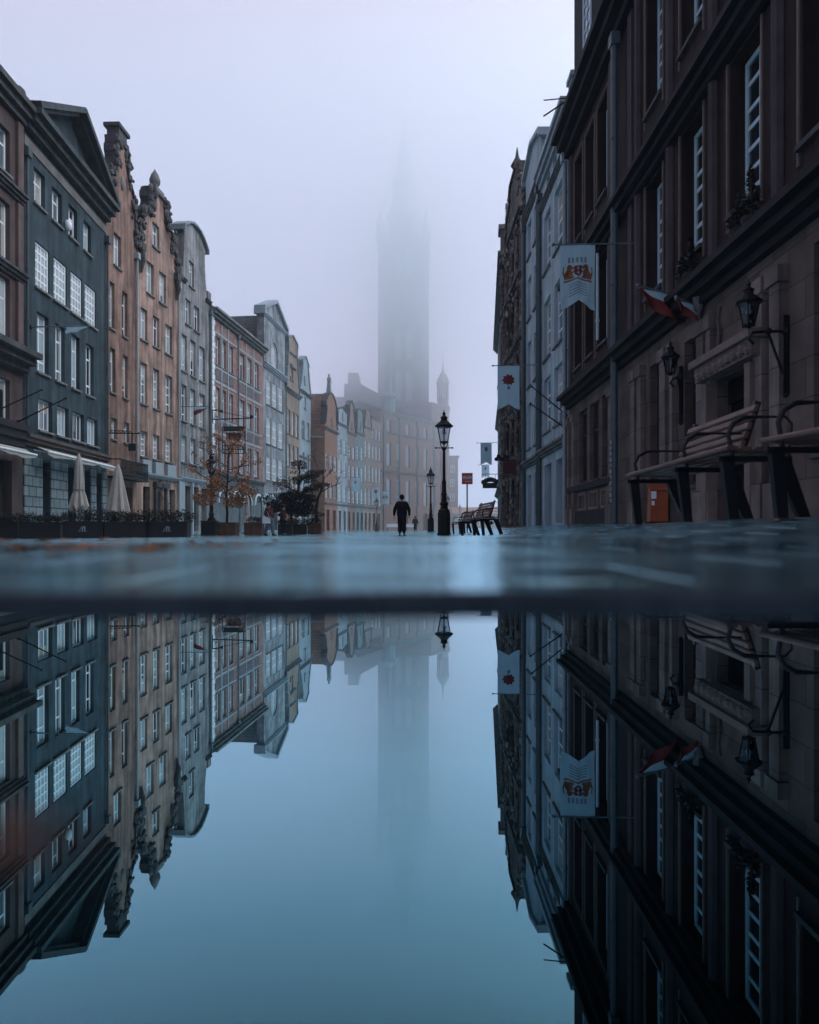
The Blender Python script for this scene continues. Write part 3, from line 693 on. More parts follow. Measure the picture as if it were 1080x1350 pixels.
# pale blue pointed gable
f8 = Fac(*LP[6], ZL); L8 = f8.L; c8 = [(398,401.6),(404.3,407.6)]
wins = f8.row(c8, 398, 553, 577, 'cross') + f8.row(c8, 398, 596, 620, 'cross') + f8.row(c8, 398, 636, 658, 'cross') + f8.row([(400.5,403.5)], 400.5, 523, 538, 'case') + f8.row([(400.8,402.6)], 400.8, 495, 506, 'case')
wins += [hole(L8*.2, L8*.45, .2, 2.6), hole(L8*.6, L8*.85, .2, 2.6)]
e8, t8 = 15.5-ZL, 19.7-ZL
h8 = house('pale_blue_house', 'slender pale blue house with pointed capped gable', f8, PL['blue'], gable('point', L8, e8, t8), wins, eave=e8)
roof_perp(h8, L8, e8, e8+2.4, 10, TILE_D); coping(h8, gable('point', L8, e8, t8)[1:-1], COPPER, .14); cornice(h8, L8, e8-.25, .3, .3, STONE); cornice(h8, L8, 8.3, .2, .15, STONE, 'ledge')
for a, b in ((.2,.45),(.6,.85)): doorway(h8, L8*a, L8*b, 2.58, z0=.2)

# ---- far row beyond the step in the street line
ZF = -.27
FP9 = chain(-10.0, 80.5, [(445, 690), (458, 720), (469, 765), (480, 765), (490, 792), (503, 792)])
def simple_house(name, label, seg, wall, eave, top, kind, ncol, rows, pane=None, roofm=TILE_D, arch=None, frame=TRIM, depth=9.):
    f = Fac(*seg, ZF); L = f.L; wins = []
    e, t = eave-ZF, top-ZF
    for zi, (z0, z1) in enumerate(rows):
        for i in range(ncol):
            c = L*(i+.5)/ncol; hw = L/ncol*.29
            wins.append(dict(s0=c-hw, s1=c+hw, z0=z0, z1=z1, style='grid' if ncol < 3 else 'cross', pane=pane if pane and random.random() < .8 else None, arch=(arch == zi)))
    if kind != 'flat': wins.append(dict(s0=L*.43, s1=L*.57, z0=e+.6, z1=e+1.7, style='case', pane=None))
    wins += [hole(L*.12, L*.36, .1, 2.6, .25), hole(L*.62, L*.86, .1, 2.6, .25)]
    topl = [(0, e), (L, e)] if kind == 'flat' else gable(kind, L, e, t)
    h = house(name, label, f, wall, topl, wins, eave=e, depth=depth, rec=.12, frame=frame)
    if kind == 'flat': roof_par(h, L, e+.05, t, depth, roofm, ov=.1)
    else: roof_perp(h, L, e, e+(t-e)*.7, depth, roofm); coping(h, gable(kind, L, e, t)[1:-1], STONED, .16)
    cornice(h, L, e-.2, .3, .3, STONE); cornice(h, L, 3.2, .25, .2, STONE, 'ledge')
    doorway(h, L*.12, L*.36, 2.58, rec=.25, z0=.1); doorway(h, L*.62, L*.86, 2.58, rec=.25, z0=.1)
    return h, f
def statue(root, x, y, z, h, mat):
    m = MB().box(x-.28, x+.28, y-.25, y+.25, z, z+.35)
    z += .35; k = h/1.8
    m.lathe([(.24*k,0),(.27*k,.3*k),(.2*k,.85*k),(.24*k,1.2*k),(.25*k,1.38*k),(.09*k,1.5*k),(.08*k,1.55*k),(.12*k,1.64*k),(.12*k,1.74*k),(.05*k,1.83*k)], 10, (x, y, z))
    m.tube([(x+.22*k, y, z+1.35*k), (x+.42*k, y-.1, z+1.1*k), (x+.3*k, y-.25*k, z+.9*k)], [.08*k,.065*k,.05*k], 6)
    m.tube([(x-.22*k, y, z+1.35*k), (x-.34*k, y-.05, z+1.05*k), (x-.2*k, y-.2*k, z+.95*k)], [.08*k,.065*k,.05*k], 6)
    return m.build('statue', mat, root, smooth=True)
h9, f9 = simple_house('orange_brick_house', 'orange brick house with red tiled roof and statue on narrow gable', FP9[0], PL['orange'], 12.0, 16.5, 'seg', 3, [(4.0,5.9),(7.4,9.2)], None, TILE_R, 0)
statue(h9, f9.L/2, .3, 16.5-ZF+.15, 1.9, COPPER)
for ch in list(h9.children):
    if ch.name.startswith('roof'): bpy.data.objects.remove(ch)
roof_perp(h9, f9.L, 10.9-ZF, 16.4-ZF, 9, TILE_R, y0=.5, ov=.25)
m = MB().tube([(-.3,.2,10.8-ZF),(-.3,9,10.8-ZF)], .12, 8); m.build('gutter', COPPER, h9, smooth=True)
simple_house('small_white_house', 'small pale house right of orange brick house', FP9[1], PL['pale'], 13.4, 15.6, 'ped', 2, [(3.8,5.9),(7.0,9.0),(10.0,11.8)], GLB)
simple_house('finial_house', 'narrow dark gabled house with sharp finial between pale houses', FP9[2], PL['pink'], 12.8, 17.2, 'point', 2, [(3.8,5.8),(6.9,8.7),(9.7,11.3)], None)
simple_house('green_grey_house', 'narrow green grey house with low curved gable', FP9[3], PL['green'], 13.3, 16.7, 'bell', 2, [(3.8,5.8),(6.9,8.8),(9.9,11.7)], GLB)
simple_house('ochre_gable_house', 'narrow ochre house with stepped gable near brick town hall', FP9[4], PL['ochre'], 14.6, 17.2, 'step', 2, [(3.8,6.0),(7.2,9.4),(10.6,12.8)], None)
simple_house('flat_eaved_house', 'salmon coloured flat eaved house touching the brick town hall', FP9[5], PL['pink'], 16.4, 18.2, 'flat', 3, [(3.8,6.0),(7.2,9.4),(10.6,12.6),(13.6,15.2)], GLB)

# ---- town hall, its tower and the blocks behind
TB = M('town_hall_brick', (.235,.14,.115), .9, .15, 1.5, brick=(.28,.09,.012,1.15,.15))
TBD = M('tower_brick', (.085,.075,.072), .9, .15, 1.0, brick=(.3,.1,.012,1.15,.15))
ft = Fac((-4.45, 107.0), (6.85, 123.0), ZF); Lt = ft.L; et = 18.6-ZF
wins = []
for z0, z1 in ((4.2,8.2),(10.4,14.0),(15.6,17.6)):
    for i in range(7):
        c = Lt*(.1+.8*i/6); wins.append(dict(s0=c-.55, s1=c+.55, z0=z0, z1=z1, style='grid', pane=GL[1] if i % 2 else GLB, arch=z0 > 16))
wins += [hole(Lt*.3, Lt*.37, .1, 3.0, .3, True), hole(Lt*.6, Lt*.68, .1, 3.0, .3, True)]
th = house('town_hall', 'red brick town hall with tall windows and slim corner turret below the tower', ft, TB, [(0,et),(Lt,et)], wins, eave=et, depth=10, cat='town hall', frame=TRIMD)
roof_par(th, Lt-5, et+.05, et+2.0, 10, TILE_D, ov=.1, s0=.5); MB().box(Lt-5.2, Lt-.1, .05, 6, et+.01, et+3.1).box(Lt-5.4, Lt, -.15, 6.2, et+3.1, et+3.45).build('attic_wall', TB, th); cornice(th, Lt, et-.5, .5, .4, STONE); cornice(th, Lt, 9.2, .35, .3, STONE, 'ledge'); cornice(th, Lt, 15.4, .3, .25, STONE, 'ledge')
doorway(th, Lt*.3, Lt*.37, 2.7, z0=.1); doorway(th, Lt*.6, Lt*.68, 2.7, z0=.1)
for sx in (.03, .24, .5, .76): pipe(th, Lt*sx, .1, et-1, LEADP, r=.1)
m = MB().lathe([(1.15,0),(1.15,et+2.1),(1.35,et+2.7),(1.35,et+3.2),(1.0,et+3.5),(1.0,et+4.4),(1.2,et+4.6)], 8, (Lt-1.1, .3, 0), R(22.5))
for k in range(8): m.tube([(Lt-1.1+.9*math.cos(k*math.pi/4), .3+.9*math.sin(k*math.pi/4), et+4.6), (Lt-1.1+.9*math.cos(k*math.pi/4), .3+.9*math.sin(k*math.pi/4), et+7.3)], .2, 6)
m.lathe([(1.2,et+7.3),(1.2,et+7.7),(.95,et+8.4),(.6,et+9.0),(.3,et+9.5),(.12,et+10.7),(.03,et+12.3)], 8, (Lt-1.1, .3, 0), R(22.5)); m.build('corner_turret', TB, th)
m = MB().lathe([(1.0,et-1),(1.0,et+2.2),(1.35,et+2.5),(1.35,et+2.8),(.55,et+3.6),(.35,et+6.5),(.05,et+10)], 8, (3.1, .8, 0)); m.build('roof_turret', COPPER, th)

tw = empty('town_hall_tower', (-1.1, 128.0, -.25)); tag(tw, 'tall square brick tower with slender spire fading up into the mist', 'tower')
W = 4.15
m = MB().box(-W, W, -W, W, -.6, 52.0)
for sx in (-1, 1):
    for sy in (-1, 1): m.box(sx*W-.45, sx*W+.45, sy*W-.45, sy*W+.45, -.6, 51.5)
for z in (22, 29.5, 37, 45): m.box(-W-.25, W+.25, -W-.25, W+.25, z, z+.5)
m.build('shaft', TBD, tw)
NIC = M('plaster_niche', (.30,.31,.31), .9, .15, 1)
for z0, z1 in ((23.5,28.8),(31,36.2),(46.2,50.6)):
    for x in (-2.7, -.95, .95, 2.7):
        for sy in (-1, 1): MB().prism(arch_pts(x-.55, x+.55, z0, z1, 6), sy*(W+.06)-.05, sy*(W+.06)+.05).build('niche', NIC if abs(x) < 2 else GL[0], tw)
for sy in (-1, 1):
    c = MB(); 
    c.add([(1.9*math.cos(2*math.pi*k/32), sy*(W+.14), 41+1.9*math.sin(2*math.pi*k/32)) for k in range(32)] + [(1.9*math.cos(2*math.pi*k/32), sy*W, 41+1.9*math.sin(2*math.pi*k/32)) for k in range(32)], [tuple(range(32))] + [(k, (k+1) % 32, 32+(k+1) % 32, 32+k) for k in range(32)])
    cl = c.build('clock', STONED, tw); hd = MB().bar((0, sy*(W+.2), 41), (0, sy*(W+.2), 42.4), .22).bar((0, sy*(W+.2), 41), (.95, sy*(W+.2), 40.6), .26)
    for k in range(12): hd.box(1.6*math.cos(k*math.pi/6)-.12, 1.6*math.cos(k*math.pi/6)+.12, sy*(W+.2)-.04, sy*(W+.2)+.04, 41+1.6*math.sin(k*math.pi/6)-.12, 41+1.6*math.sin(k*math.pi/6)+.12)
    hd.build('clock_hand', M('gilt_%d' % sy, (.5,.38,.15), .4, metal=.6), cl)
m = MB().box(-W-.6, W+.6, -W-.6, W+.6, 52, 52.6)
for i in range(9):
    for sy in (-1, 1):
        a = -W-.4+i*(2*W+.8)/8; m.box(a-.25, a+.25, sy*(W+.4)-.15, sy*(W+.4)+.15, 52.6, 53.8); m.box(sy*(W+.4)-.15, sy*(W+.4)+.15, a-.25, a+.25, 52.6, 53.75)
m.build('gallery', TBD, tw)
for sx in (-1, 1):
    for sy in (-1, 1): MB().lathe([(.8,52.6),(.8,55),(1.0,55.2),(.6,56),(.3,57.6),(.04,60)], 8, (sx*W, sy*W, 0)).build('pinnacle', COPPER, tw)
MB().lathe([(3.0,52.6),(3.0,58),(3.4,58.4),(2.6,60),(2.1,61),(2.1,64.5),(2.5,64.9),(1.7,66.5),(1.3,67.2),(1.3,70),(1.6,70.4),(.9,72),(.45,74),(.2,78),(.05,81.5)], 8, (0,0,0), R(22.5)).build('spire', COPPER, tw)

bk = empty('stepped_block', (-9.5, 126.0, -.25)); tag(bk, 'hazy stepped roof building standing behind the left row beside the tower', 'building')
m = MB().box(-6, 4.6, 0, 12, -.5, 24.6).box(-2.6, .6, .5, 8, 24.6, 27.2).box(-1.9, .05, .4, 6, 27.2, 29.2); m.build('wall', TBD, bk)
MB().add([(.6,.2,27.0),(4.9,.2,24.7),(4.9,12,24.7),(.6,12,27.0),(.6,.2,24.5),(4.9,.2,24.5),(4.9,12,24.5),(.6,12,24.5)], [(0,1,2,3),(0,4,5,1),(2,6,7,3),(1,5,6,2),(0,3,7,4)]).build('roof', TILE_D, bk)
for i in range(5):
    for z in (15., 19., 22.): link('frame', frame_mesh(1.1, 1.6, 'cross', TRIMD), link('window', pane_mesh(1.1, 1.6, GL[1]), bk, (-5.2+i*2.1, -.045, z)))
fb = empty('distant_building', (9.5, 190.0, -.25)); tag(fb, 'very pale distant building right of the town hall turret', 'building')
MB().box(-5, 4, 0, 12, -.5, 20).build('wall', TB, fb); MB().box(-5.3, 4.3, -.4, 12.3, 20, 20.6).build('cornice', STONE, fb)
for i in range(4):
    for z in (4, 8, 12, 16): link('frame', frame_mesh(1.1, 2.0, 'cross', TRIM), link('window', pane_mesh(1.1, 2.0, GL[1]), fb, (-4.4+i*2.1, -.045, z)))
lg = empty('low_gatehouse', (19.0, 178.0, -.25)); tag(lg, 'low ochre building closing the far end of the street', 'building')
MB().box(-7.5, 5, 0, 8, -.5, 4.2).build('wall', PL['ochre'], lg); roof_par_o = MB().add([(-7.8,-.3,4.2),(5.3,-.3,4.2),(5.3,8.3,4.2),(-7.8,8.3,4.2),(-7.8,4,6),(5.3,4,6)], [(0,1,5,4),(2,3,4,5),(0,4,3),(1,2,5),(0,3,2,1)]).build('roof', TILE_R, lg)
for i in range(5): link('frame', frame_mesh(1.2, 1.8, 'cross', TRIM), link('window', pane_mesh(1.2, 1.8, GL[0]), lg, (-6.6+i*2.3, -.045, 1.2)))

# ------------------------------------------------------------------ right side
ZR = .2
def rx(d): return 6.05 + .0089*d
DE = 26.7
fr = Fac((rx(DE), DE), (rx(-14), -14), ZR); LR = fr.L
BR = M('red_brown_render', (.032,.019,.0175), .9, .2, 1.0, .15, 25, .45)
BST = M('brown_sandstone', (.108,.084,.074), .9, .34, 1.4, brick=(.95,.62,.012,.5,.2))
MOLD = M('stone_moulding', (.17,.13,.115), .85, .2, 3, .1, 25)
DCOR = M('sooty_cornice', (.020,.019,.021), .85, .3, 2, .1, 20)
S = lambda d: (DE-d)*1.00004
FRB = M('blue_grey_frame', (.46,.59,.66), .5, .1, 4)
def wr(d0, d1, z0, z1, style='sash', **k): return dict(blinds=.25, s0=S(d1), s1=S(d0), z0=z0-ZR, z1=z1-ZR, style=style, pane=GL[0], **k)
upper = []; lowr = []
for z0, z1 in ((6.05, 8.95), (10.8, 13.9)):
    for a, b in ((21.5,22.65),(23.1,24.25),(24.75,25.9)): upper.append(wr(a, b, z0, z1, 'tallfine'))
    for c in (17.3, 14.95, 12.55, 10.1, 7.7, 5.3, 2.9, .5, -1.9, -4.3, -6.7, -9.1, -11.5): upper.append(wr(c-.56, c+.56, z0, z1, 'tallfine'))
for a, b in ((21.2,22.0),(22.35,23.55),(23.9,25.1)): lowr.append(wr(a, b, 1.7, 4.3, 'cross', rec=.10, fm=DOORM))
for a, b in ((16.75,17.5),(14.55,15.25)): lowr.append(wr(a, b, 1.0, 4.2, 'cross', rec=.14, fm=DOORM))
for c in (9.65, 7.2, 4.6, 2.0, -.6, -3.2, -5.8, -8.4): lowr.append(wr(c-.65, c+.65, 1.2, 4.35, 'cross', rec=.16, fm=DOORM))
dr = hole(S(13.6), S(12.05), .0, 3.0-ZR, .26)
r1 = empty('brown_corner_house', (fr.p0.x, fr.p0.y, ZR), fr.rz)
tag(r1, 'large dark red brown building filling the right side with sandstone ground floor', 'building')
def facing(name, wins, z0, z1, mat, y=0., slab=.6, rec=.28):
    hs = [([(W_['s0'],W_['z0']),(W_['s1'],W_['z0']),(W_['s1'],W_['z1']),(W_['s0'],W_['z1'])], W_.get('rec', rec)+.08-y) for W_ in wins]
    return MB().prism([(.004,z0),(LR,z0),(LR,z1),(.004,z1)], y, slab, hs).build(name, mat, r1)
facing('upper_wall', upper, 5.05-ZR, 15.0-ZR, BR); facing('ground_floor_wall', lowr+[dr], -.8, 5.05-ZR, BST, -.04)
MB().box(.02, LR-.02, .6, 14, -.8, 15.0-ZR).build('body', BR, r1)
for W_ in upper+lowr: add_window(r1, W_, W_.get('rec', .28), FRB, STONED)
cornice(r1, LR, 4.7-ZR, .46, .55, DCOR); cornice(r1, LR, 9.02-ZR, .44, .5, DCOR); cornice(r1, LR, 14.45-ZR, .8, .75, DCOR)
UW = [c_ for c_ in r1.children if c_.name.startswith('window')][:len(upper)]
for W_, wo_ in zip(upper, UW):
    a, b, c, d = 0, W_['s1']-W_['s0'], 0, W_['z1']-W_['z0']; t = .05; y_ = -.28
    MB().box(a-.12, a-.12+t, y_-.035, y_, c-.3, d+.12).box(b+.12-t, b+.12, y_-.035, y_, c-.3, d+.12).box(a-.12, b+.12, y_-.036, y_, d+.12, d+.12+t).build('moulding', MOLD, wo_)
PIL = M('brown_pilaster', (.075,.056,.06), .85, .2, 2, .1, 20, .25)
for d in (18.4, 16.1, 13.75, 11.3, 8.9, 6.5, 4.1, 1.7, -.7, -3.1, -5.5):
    for z0, z1 in ((5.25, 9.15), (9.8, 14.4)): MB().tube([(S(d), -.03, z0-ZR), (S(d), -.03, z1-ZR)], .13, 8).build('pilaster', PIL, r1, smooth=True)
for d in (19.0, 20.9, 26.4):
    for z0, z1 in ((5.25, 9.15), (9.8, 14.4)): MB().box(S(d)-.17, S(d)+.17, -.1, 0, z0-ZR, z1-ZR).build('pilaster', PIL, r1)
PST = M('pale_sandstone_pier', (.17,.138,.124), .9, .34, 1.6, 0., 30., .3, brick=(2.2,.62,.012,.5,.18))
for d, w_ in ((20.7,.4),(18.55,.34),(18.0,.3),(16.3,.36),(15.75,.2),(14.15,.34),(13.75,.2),(11.75,.3),(11.2,.3),(8.5,.4),(5.9,.4),(3.3,.4),(.7,.4),(25.6,.3),(26.45,.24)):
    m = MB().box(S(d)-w_/2, S(d)+w_/2, -.17, -.04, .6, 4.05-ZR); m.box(S(d)-w_/2-.06, S(d)+w_/2+.06, -.22, -.04, 4.05-ZR, 4.32-ZR); m.box(S(d)-w_/2-.08, S(d)+w_/2+.08, -.24, -.04, -.4, .6)
    m.build('stone_pier', PST, r1)
m = MB().box(.3, S(20.3), -.2, -.04, 1.42-ZR, 1.62-ZR)
m.box(.3, S(20.3), -.12, -.04, -.5, .45)
m.build('stone_sill', DCOR, r1)
for a, b in ((21.2,22.0),(22.35,23.55),(23.9,25.1)):
    s0, s1 = S(b), S(a); m = MB()
    for q in ((s0, s0+.1, .5, 1.15), (s1-.1, s1, .5, 1.15), (s0+.1, s1-.1, .5, .6), (s0+.1, s1-.1, 1.05, 1.15)): m.box(q[0], q[1], -.1, -.04, q[2], q[3])
    m.build('apron_panel', MOLD, r1)
# entrance
BOXDOOR = M('black_door', (.008,.008,.009), .7, .2, 4, spec=.1)
doorway(r1, dr['s0'], dr['s1'], 2.3, BOXDOOR, rec=.2)
m = MB().box(dr['s0']-.02, dr['s1']+.02, .18, .24, 2.32, 2.78)
m.build('transom', BOXDOOR, r1)
m = MB().box(dr['s0']-.22, dr['s0']-.02, -.26, -.04, 0, 2.75).box(dr['s1']+.02, dr['s1']+.22, -.26, -.04, 0, 2.75).box(dr['s0']-.4, dr['s1']+.4, -.32, -.04, 2.82, 3.12).box(dr['s0']-.5, dr['s1']+.5, -.42, -.04, 3.12, 3.26)
for i in range(26):
    a = dr['s0']-.3+i*(dr['s1']-dr['s0']+.6)/25; m.ball((a, -.33, 2.97+.05*math.sin(i*2.2)), .05+.025*(i % 3), 6)
m.build('portal', MOLD, r1)
m = MB().box(dr['s0']+.1, dr['s1']-.1, -.08, -.04, 3.3, 4.2)
for q in (.12, .88):
    sx = dr['s0']+(dr['s1']-dr['s0'])*q; m.tube([(sx, -.1, 3.35), (sx+(.12 if q < .5 else -.12), -.12, 3.65), (sx, -.1, 3.95), (sx+(.08 if q < .5 else -.08), -.1, 4.2)], .045, 6)
m.build('carved_panel', BST, r1); MB().lathe([(.02,0),(.09,.1),(.13,.35),(.1,.55),(.03,.68)], 8, (S(14.2), -.16, 4.32)).build('keystone_mask', STONE, r1, smooth=True)
# downpipe with pale stickers
pipe(r1, S(19.75), .0, 13.8, M('teal_downpipe', (.055,.085,.10), .5, .2, 3, spec=.5), y=-.3, r=.11, hopper=True)
STK = M('torn_sticker_paper', (.32,.38,.40), .8, .4, 9)
for i in range(11):
    z = .6+i*.17; MB().box(S(19.75)+.02-.05*(i % 2), S(19.75)+.085, -.425, -.40, z, z+.11).build('sticker', STK, r1)
pipe(r1, S(22.25), 6.0, 9.1, FRB, y=-.12, r=.05, hopper=False)
# attic storey with dormers, starts short of the far end
m = MB().box(S(24.2), LR, -.42, 6, 15.26-ZR, 20.0-ZR); m.build('attic_wall', DCOR, r1)
m = MB().box(S(24.5), LR, -.7, 6.2, 20.0-ZR, 20.4-ZR); m.build('attic_cornice', DCOR, r1)
for c in (22.3, 19.2, 16.4, 13.6, 10.8, 8, 5.2):
    link('frame', frame_mesh(1.0, 1.9, 'sash', FRB), link('window', pane_mesh(1.0, 1.9, GL[0]), r1, (S(c)-.5, -.47, 16.0-ZR)))
MB().add([(.1,0,15.26-ZR),(S(24.2),0,15.26-ZR),(S(24.2),8,15.26-ZR),(.1,8,15.26-ZR),(.1,4,17-ZR),(S(24.2),4,17-ZR)], [(0,1,5,4),(2,3,4,5),(0,4,3),(1,2,5)]).build('roof', TILE_D, r1)
MB().bar((S(24.3),-.5,15.4-ZR),(S(25.3),-1.3,15.35-ZR),.04).bar((S(24.3),-.5,15.4-ZR),(S(25.0),-1.35,15.75-ZR),.03).build('gutter_bracket', IRON, r1)
# small potted conifers are placed with the plants below
# further right fronts
ZR2 = .1
def rfac(d0, d1, off=0.): return Fac((rx(d1)+off, d1), (rx(d0)+off, d0), ZR2)
fr2 = rfac(DE+.02, 32.8); L = fr2.L
wins = [dict(s0=L*a, s1=L*b, z0=z0-ZR2, z1=z1-ZR2, style='sash', pane=GL[1]) for a, b in ((.1,.36),(.5,.78)) for z0, z1 in ((11.95,14.6),(7.9,10.6),(4.5,7.0))]
wins += [dict(s0=L*a, s1=L*b, z0=15.5-ZR2, z1=16.2-ZR2, style='case', pane=GL[0]) for a, b in ((.2,.34),(.45,.58),(.68,.82))] + [hole(L*.12, L*.4, .0, 2.9), hole(L*.55, L*.8, .2, 2.9)]
r2 = house('blue_white_house', 'pale blue grey house next to the brown building with heavy top moulding', fr2, PL['white'], [(0,17.0),(L*.3,17.5),(L*.7,17.5),(L,17.0)], wins, eave=17.0, depth=12)
cornice(r2, L, 16.2, .7, .4, TRIMD); cornice(r2, L, 3.3, .35, .3, STONE, 'ledge'); cornice(r2, L, 15.0, .2, .2, STONE, 'ledge')
MB().box(L-.75, L-.1, .1, .8, 16.95, 17.75).box(L-.82, L-.03, .03, .87, 17.75, 17.95).build('chimney', COPPER, r2); roof_par(r2, L, 17.0, 18.0, 12, TILE_D, ov=0)
for q in (.02, .93): pipe(r2, L*q, .1, 15.6, M('deep_teal_pipe_%d' % int(q*9), (.045,.075,.09), .5), r=.09)
pipe(r2, L-.05, .1, 14.3, TRIMD, r=.07, y=-.22)
doorway(r2, L*.12, L*.4, 2.88, rec=.3); doorway(r2, L*.55, L*.8, 2.88, rec=.3, z0=.2)
fr3 = rfac(32.82, 37.6); L = fr3.L
wins = [dict(s0=L*a, s1=L*b, z0=z0-ZR2, z1=z1-ZR2, style='sash', pane=GL[0]) for a, b in ((.16,.4),(.58,.82)) for z0, z1 in ((14.5,16.4),(11.2,13.4),(7.6,10.0),(4.3,6.7))] + [hole(L*.15, L*.4, .0, 2.8), hole(L*.6, L*.85, .0, 2.8)]
r3 = house('white_gabled_house', 'white narrow house with plain pointed gable on the right side', fr3, PL['white'], gable('ped', L, 17.0, 19.7), wins, eave=17, depth=12)
roof_perp(r3, L, 17, 19.2, 12, TILE_D); coping(r3, gable('ped', L, 17.0, 19.7)[3:-3], TRIMD, .2, -.2); cornice(r3, L, 16.6, .35, .25, STONE); cornice(r3, L, 3.2, .35, .3, STONE, 'ledge')
for q in (.04, .93): pipe(r3, L*q, .1, 16.2, M('teal_pipe_%d' % int(q*9), (.05,.08,.095), .5), r=.09)
doorway(r3, L*.15, L*.4, 2.78); doorway(r3, L*.6, L*.85, 2.78)
fr4 = rfac(37.62, 46.4); L = fr4.L
ORN = M('mottled_carved_stone', (.13,.115,.105), .9, .75, 4.5, .6, 9, .6)  # strong random mottling of a dark base colour
wins = [dict(s0=L*(i+.25)/4, s1=L*(i+.75)/4, z0=z0-ZR2, z1=z1-ZR2, style='sash', pane=GL[0]) for i in range(4) for z0, z1 in ((14.6,16.6),(11.0,13.4),(7.4,9.8),(4.0,6.3))] + [hole(L*(i+.2)/4, L*(i+.8)/4, .1, 2.9, .4, True) for i in range(4)]
r4 = house('carved_stone_house', 'mottled dark house front crowded with carved reliefs and statues', fr4, ORN, gable('scroll', L, 18.0, 21.6), wins, eave=18, depth=12, rec=.3, frame=STONED)
roof_perp(r4, L, 18, 20.6, 12, TILE_R); coping(r4, gable('scroll', L, 18.0, 21.6)[1:-1], ORN, .2)
for z in (3.2, 6.7, 10.2, 13.8, 17.4): cornice(r4, L, z, .35, .4, STONED)
rnd = random.Random(3)
for i in range(5):
    for z0, z1 in ((.1,3.1),(3.65,6.6),(7.15,10.1),(10.6,13.7),(14.2,17.3)): MB().tube([(L*i/4+(.25 if i == 0 else -.25 if i == 4 else 0), -.12, z0), (L*i/4+(.25 if i == 0 else -.25 if i == 4 else 0), -.12, z1)], [.22,.15], 8).build('pilaster', ORN, r4, smooth=True)
m = MB()
for z in (3.25, 6.85, 10.35, 13.9, 17.5):
    for i in range(60):
        a = rnd.uniform(.1, L-.1); r = rnd.uniform(.07, .22); m.ball((a, -rnd.uniform(.05, .3), z+rnd.uniform(-.5, .75)), r, 6, (1, .8, rnd.uniform(.8, 1.8)))
for i in range(420):
    a = L*(rnd.randint(0, 4)+rnd.uniform(-.2, .2))/4; a = min(max(a, .12), L-.12); r = rnd.uniform(.05, .16); m.ball((a, -rnd.uniform(.05, .22), rnd.uniform(.3, 17.6)), r, 6, (1, .8, rnd.uniform(.8, 2.4)))
m.build('carved_trim', M('carved_figure_stone', (.20,.185,.17), .9, .6, 5, .4, 12, .4, island=.5), r4, smooth=True)
for q, zz in ((.06, 18.1), (.3, 19.6), (.7, 19.6), (.94, 18.1)): statue(r4, L*q, .2, zz+.1, 1.3, STONED)
MB().lathe([(.3,0),(.14,.2),(.4,.6),(.12,1.1),(.03,1.7)], 10, (L/2,.2,21.7)).build('finial', STONED, r4, smooth=True)
for i in range(4): doorway(r4, L*(i+.2)/4+.02, L*(i+.8)/4-.02, 2.4, rec=.4, z0=.1)
pipe(r4, L-.05, .1, 16.5, LEADP, r=.09)
fr5 = Fac((9.3, 72.0), (rx(46.45)+.05, 46.45), ZR2); L = fr5.L
wins = [dict(s0=L*(i+.25)/8, s1=L*(i+.75)/8, z0=z0, z1=z1, style='cross', pane=GL[1]) for i in range(8) for z0, z1 in ((14.6,16.8),(11.0,13.4),(7.4,9.8),(4.0,6.3))] + [hole(L*(i+.25)/8, L*(i+.75)/8, .1, 2.8) for i in range(8)]
r5 = house('statue_house', 'pale house beyond the carved front with a statue on its corner pedestal', fr5, PL['green'], [(0,19.0),(L,19.0)], wins, eave=19, depth=12)
roof_par(r5, L, 19, 20.5, 12, TILE_D, ov=0); cornice(r5, L, 18.4, .5, .5, STONE); cornice(r5, L, 3.1, .3, .35, STONE, 'ledge'); cornice(r5, L, 10.2, .3, .3, STONE, 'ledge')
MB().box(L-1.3, L-.15, -.3, .8, 18.9, 20.4).box(L-1.45, L, -.45, .95, 20.4, 20.7).build('pedestal', STONE, r5); statue(r5, L-.7, .25, 20.7, 1.7, COPPER)
for i in range(8): doorway(r5, L*(i+.25)/8+.02, L*(i+.75)/8-.02, 2.75, z0=.1)
rnd = random.Random(5)
for zz in (3.5, 6.9, 10.6, 14, 18.2):
    m = MB(); a_ = L-6
    while a_ < L-.15: r_ = rnd.uniform(.1, .2); m.ball((a_, -.1-rnd.random()*.1, zz+rnd.uniform(-.12, .12)), r_, 6); a_ += r_*1.2
    m.build('carved_trim', STONE, r5, smooth=True)

